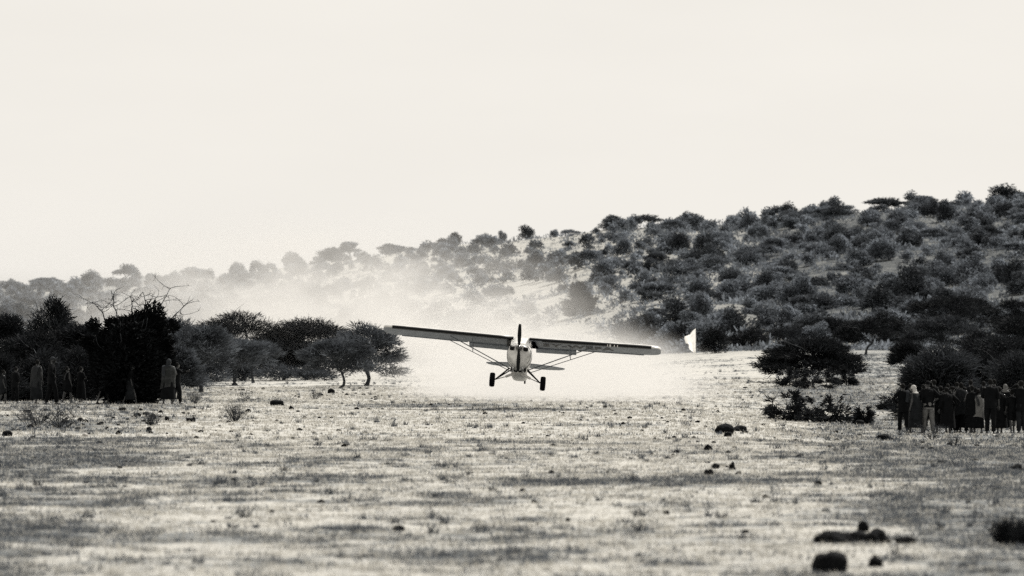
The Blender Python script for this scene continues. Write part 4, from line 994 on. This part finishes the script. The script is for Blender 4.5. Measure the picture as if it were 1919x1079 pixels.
# small markings on the black leading edge of the wing on the right
for xx in (3.32, 3.42, 3.58, 3.70):
    bm = bmesh.new(); z = .515 + (xx - .3) * math.tan(R(.9))
    bmesh.ops.create_cube(bm, size=1, matrix=Matrix.Translation((xx, 1.262, z - .005)) @ Matrix.Diagonal((.03 if xx not in (3.42,) else .06, .05, .075, 1))); bm_obj('edge_marking', bm, M['white_paint'], wr_, smooth=False)
# registration under the wing
def text_mesh(s_, size):
    cu = bpy.data.curves.new('txt', 'FONT'); cu.body = s_; cu.size = size; cu.extrude = .004; cu.offset = .035; cu.space_character = 1.12
    o = bpy.data.objects.new('txt', cu); COL.objects.link(o); dg = bpy.context.evaluated_depsgraph_get(); dg.update()
    me = bpy.data.meshes.new_from_object(o.evaluated_get(dg)); bpy.data.objects.remove(o); return me
me = text_mesh('5Y-WEFA', 1.0)
xs_ = [v.co.x for v in me.vertices]; ys_ = [v.co.y for v in me.vertices]
kx = 2.75 / (max(xs_) - min(xs_)); ky = .72 / (max(ys_) - min(ys_)); mx_, my_ = min(xs_), min(ys_)
for v in me.vertices:
    x = .80 + (v.co.x - mx_) * kx; yy = 1.25 + .36 + .72 - (v.co.y - my_) * ky
    u = (yy - 1.25) / 1.6
    # follow the lower wing surface
    lo = [(a, b) for a, b in AF[14:]]
    wv = np.interp(u, [a for a, b in lo], [b for a, b in lo])
    z = .515 + (x - .3) * math.tan(R(.9)) + wv * 1.6 * .80 - u * 1.6 * math.tan(R(1.5))
    v.co = (x, yy, z - .006 - (.004 if v.co.z > 0 else 0))
link('registration_letters', me, wr_, M['letter'])
# struts
dih = math.tan(R(.9))
for sx in (-1, 1):
    zr_ = .47 + 2.9 * dih
    for nm, a, b, r in (('wing_strut', (sx * .33, 1.62, -.60), (sx * 2.75, 1.62, zr_ - .02), .019), ('wing_strut', (sx * .33, 2.55, -.58), (sx * 2.85, 2.5, zr_ - .05), .014)):
        link(nm, tubes(nm, [([a, tuple((np.array(a) + b) / 2), b], [r, r, r])], 8), plane, M['strut_paint'])
    f1 = np.array((sx * .33, 1.62, -.60)); f2 = np.array((sx * 2.75, 1.62, zr_)); q = f1 + (f2 - f1) * .64
    g1_ = np.array((sx * .33, 2.55, -.58)); g2_ = np.array((sx * 2.85, 2.5, zr_ - .03)); q2 = g1_ + (g2_ - g1_) * .62
    link('jury_strut', tubes('jury_strut', [([q, (q[0] + sx * .02, 1.62, .48)], [.010, .010]), ([q2, (q2[0], 2.5, .44)], [.010, .010]), ([q, q2], [.010, .010])], 6), plane, M['strut_paint'])
# main gear
for sx in (-1, 1):
    ax = np.array((sx * .86, 1.12, -1.12))
    link('gear_leg', tubes('gear_leg', [([(sx * .34, .98, -.66), tuple((np.array((sx * .34, .98, -.66)) + ax) / 2), ax], [.03, .027, .026]), ([(sx * .32, 1.72, -.62), ax], [.024, .022])], 8), plane, M['black_paint'])
    link('shock_strut', tubes('shock_strut', [([ax + (0, .03, 0), (sx * .48, 1.16, -.98), (sx * .47, 1.16, -.975), (sx * .10, 1.2, -.80)], [.016, .018, .048, .050])], 10), plane, M['white_paint'])
    wh = empty('wheel'); wh.parent = plane; wh.location = (sx * .975, 1.12, -1.14)
    bm = bmesh.new(); prof = [(.13, -.075), (.19, -.095), (.245, -.095), (.270, -.06), (.276, 0), (.270, .06), (.245, .095), (.19, .095), (.13, .075)]; seg = 40; rings = []
    for r, x in prof: rings.append([bm.verts.new((x, r * math.cos(2 * math.pi * j / seg), r * math.sin(2 * math.pi * j / seg))) for j in range(seg)])
    for i in range(len(rings) - 1):
        for j in range(seg): bm.faces.new((rings[i][j], rings[i + 1][j], rings[i + 1][(j + 1) % seg], rings[i][(j + 1) % seg]))
    bm_obj('tyre', bm, M['rubber'], wh)
    bm = bmesh.new(); prof = [(0, -.05), (.06, -.055), (.07, -.03), (.135, -.06), (.135, .06), (.07, .03), (.06, .055), (0, .05)]; rings = []
    for r, x in prof: rings.append([bm.verts.new((x, max(r, .002) * math.cos(2 * math.pi * j / seg), max(r, .002) * math.sin(2 * math.pi * j / seg))) for j in range(seg)])
    for i in range(len(rings) - 1):
        for j in range(seg): bm.faces.new((rings[i][j], rings[i + 1][j], rings[i + 1][(j + 1) % seg], rings[i][(j + 1) % seg]))
    bm_obj('rim', bm, M['metal'], wh)
# tailplane, fin, tail wheel
def flat_surface(name, outline, axis, th, m, n=5):
    """outline in (a, y): lens-shaped solid slab"""
    bm = bmesh.new(); top = []; bot = []
    for a, y in outline:
        if axis == 'h': top.append(bm.verts.new((a, y, .22 + th))); bot.append(bm.verts.new((a, y, .22 - th)))
        else: top.append(bm.verts.new((th, y, a))); bot.append(bm.verts.new((-th, y, a)))
    bm.faces.new(top); bm.faces.new(bot[::-1])
    for i in range(len(top)): bm.faces.new((top[i], bot[i], bot[(i + 1) % len(top)], top[(i + 1) % len(top)]))
    bmesh.ops.recalc_face_normals(bm, faces=bm.faces)
    return bm_obj(name, bm, m, smooth=False)
for sx in (-1, 1):
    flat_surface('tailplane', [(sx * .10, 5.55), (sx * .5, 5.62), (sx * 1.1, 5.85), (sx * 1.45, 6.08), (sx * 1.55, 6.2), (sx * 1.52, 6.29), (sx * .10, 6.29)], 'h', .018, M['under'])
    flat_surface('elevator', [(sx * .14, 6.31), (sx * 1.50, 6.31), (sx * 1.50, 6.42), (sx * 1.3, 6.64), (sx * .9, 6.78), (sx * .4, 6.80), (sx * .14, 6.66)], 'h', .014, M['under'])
flat_surface('fin', [(.2, 5.4), (.2, 6.32), (1.08, 6.32), (1.05, 6.2), (.75, 5.95)], 'v', .02, M['white_paint'])
flat_surface('rudder', [(.02, 6.62), (.02, 6.34), (1.1, 6.34), (1.12, 6.5), (1.0, 6.75), (.6, 6.92), (.25, 6.9)], 'v', .016, M['white_paint'])
link('tail_spring', tubes('tail_spring', [([(0, 6.1, -.06), (0, 6.5, -.16), (0, 6.72, -.24)], [.02, .018, .018])], 6), plane, M['black_paint'])
bm = bmesh.new(); bmesh.ops.create_cone(bm, cap_ends=True, segments=24, radius1=.10, radius2=.10, depth=.06, matrix=Matrix.Translation((0, 6.76, -.32)) @ Matrix.Rotation(R(90), 4, 'Y')); bm_obj('tail_wheel', bm, M['rubber'])
# propeller: hub, spinner, two twisted blades
bm = bmesh.new(); rings = []
for y, r in ((-.20, .004), (-.19, .04), (-.15, .075), (-.09, .10), (-.02, .115), (.04, .12), (.09, .115)):
    rings.append([bm.verts.new((r * math.cos(2 * math.pi * j / 24), y, r * math.sin(2 * math.pi * j / 24))) for j in range(24)])
for i in range(len(rings) - 1):
    for j in range(24): bm.faces.new((rings[i][j], rings[i + 1][j], rings[i + 1][(j + 1) % 24], rings[i][(j + 1) % 24]))
bm.faces.new(rings[-1][::-1]); bmesh.ops.recalc_face_normals(bm, faces=bm.faces); bm_obj('spinner', bm, mat('spinner_metal', (.10, .10, .10), .18, metal=.9))
for sg in (1, -1):
    bm = bmesh.new(); rings = []
    for r, c, tw in ((.05, .10, 60), (.15, .12, 46), (.3, .155, 34), (.5, .165, 26), (.7, .145, 20), (.84, .12, 16), (.92, .085, 14), (.945, .02, 16)):
        ct, s_t = math.cos(R(tw)), math.sin(R(tw)); ring = []
        for j in range(12):
            a = 2 * math.pi * j / 12; px_ = c * .5 * math.cos(a); t_ = (.020 if r < .3 else .010) * math.sin(a)
            ring.append(bm.verts.new((sg * (px_ * ct - t_ * s_t), -.02 + (px_ * s_t + t_ * ct), sg * r)))
        rings.append(ring)
    for i in range(len(rings) - 1):
        for j in range(12):
            f = bm.faces.new((rings[i][j], rings[i + 1][j], rings[i + 1][(j + 1) % 12], rings[i][(j + 1) % 12])); f.material_index = 1 if i >= 6 else 0
    bm.faces.new(rings[0]); bm.faces.new(rings[-1]); bmesh.ops.recalc_face_normals(bm, faces=bm.faces)
    b_ = bm_obj('propeller_blade', bm, [M['black_paint'], M['white_paint']]); b_.rotation_euler = (0, R(-2.5), 0)

# ------------------------------------------------------------------ dust
def dust(name, c, r, dens, label, scale=.12, lo=.35, hi=.65, aniso=.3, power=1.0, flow=(1, 1, 1), x_grad=None, floor=0.):
    bm = bmesh.new(); bmesh.ops.create_icosphere(bm, subdivisions=4, radius=1)
    me = bpy.data.meshes.new(name); bm.to_mesh(me); bm.free(); o = link(name, me); o.location = c; o.scale = r
    m = bpy.data.materials.new(name); m.use_nodes = True; nt = m.node_tree; nt.nodes.clear(); N = nt.nodes.new; K = nt.links.new
    out = N('ShaderNodeOutputMaterial'); pv = N('ShaderNodeVolumePrincipled'); K(pv.outputs[0], out.inputs['Volume'])
    pv.inputs['Color'].default_value = (.75, .737, .718, 1); pv.inputs['Anisotropy'].default_value = aniso
    t = N('ShaderNodeTexCoord'); geo = N('ShaderNodeNewGeometry')
    ln_ = N('ShaderNodeVectorMath'); ln_.operation = 'LENGTH'; K(t.outputs['Object'], ln_.inputs[0])
    fall = N('ShaderNodeMapRange'); fall.interpolation_type = 'SMOOTHSTEP'; K(ln_.outputs['Value'], fall.inputs[0])
    fall.inputs['From Min'].default_value = 1.0; fall.inputs['From Max'].default_value = .25; fall.inputs['To Min'].default_value = 0; fall.inputs['To Max'].default_value = 1
    mp_ = N('ShaderNodeMapping'); mp_.inputs['Scale'].default_value = flow; K(geo.outputs['Position'], mp_.inputs[0])
    nz_ = N('ShaderNodeTexNoise'); nz_.inputs['Scale'].default_value = scale; nz_.inputs['Detail'].default_value = 3; nz_.inputs['Roughness'].default_value = .6; K(mp_.outputs[0], nz_.inputs['Vector'])
    r1 = N('ShaderNodeMapRange'); r1.inputs['From Min'].default_value = lo; r1.inputs['From Max'].default_value = hi; r1.inputs['To Min'].default_value = floor; K(nz_.outputs[0], r1.inputs[0])
    a = N('ShaderNodeMath'); a.operation = 'POWER'; K(fall.outputs[0], a.inputs[0]); a.inputs[1].default_value = power
    b = N('ShaderNodeMath'); b.operation = 'MULTIPLY'; K(a.outputs[0], b.inputs[0]); K(r1.outputs[0], b.inputs[1])
    d = N('ShaderNodeMath'); d.operation = 'MULTIPLY'; K(b.outputs[0], d.inputs[0]); d.inputs[1].default_value = dens; K(d.outputs[0], pv.inputs['Density'])
    me.materials.append(m); tag(o, label, 'dust', kind='stuff'); m.cycles.volume_step_rate = 1.0
    return o
dust('dust_cloud', (2.2, 282, .1), (9.4, 58, 4.2), .15, 'thick white dust cloud blown up behind the aeroplane', scale=.30, lo=.38, hi=.62, floor=.22, power=1.2, flow=(1, .35, 1.3))
dust('rising_dust', (-2.6, 395, 2.0), (9.0, 55, 4.6), .045, 'wispy dust rising to the left behind the aeroplane', scale=.30, lo=.42, hi=.62, floor=.06, flow=(1, .3, 1.5))
dust('drifting_dust', (-15, 470, 2.3), (28, 105, 12.2), .046, 'thinner dust drifting left behind the acacia trees', scale=.12, lo=.42, hi=.62, floor=.10, flow=(1, .25, 1.8))
dust('dust_haze', (-95, 900, 6), (105, 520, 26), .0005, 'thin dust haze veiling the far hills on the left', scale=.02, lo=.3, hi=.65, floor=.4)
# worn details on the aeroplane: cowling seams
for y_, sc_ in ((.42, 1.004), (.96, 1.003)):
    st_ = {.42: (-.19, .457, .372, .522), .96: (-.20, .476, .431, .581)}[y_]
    P_ = []
    for j in range(41):
        a = 2 * math.pi * j / 40; c_, s_ = math.cos(a), math.sin(a); zz = (st_[2] if s_ > 0 else st_[3]) * math.copysign(abs(s_) ** (2 / 2.4), s_); x = st_[1] * math.copysign(abs(c_) ** (2 / 2.4), c_)
        if s_ < 0: x *= 1 - .38 * (zz / st_[3]) ** 2
        P_.append((x * sc_, y_, st_[0] + zz * sc_))
    link('cowling_seam', tubes('cowling_seam', [(np.array(P_), np.full(41, .007))], 4), plane, M['letter'])
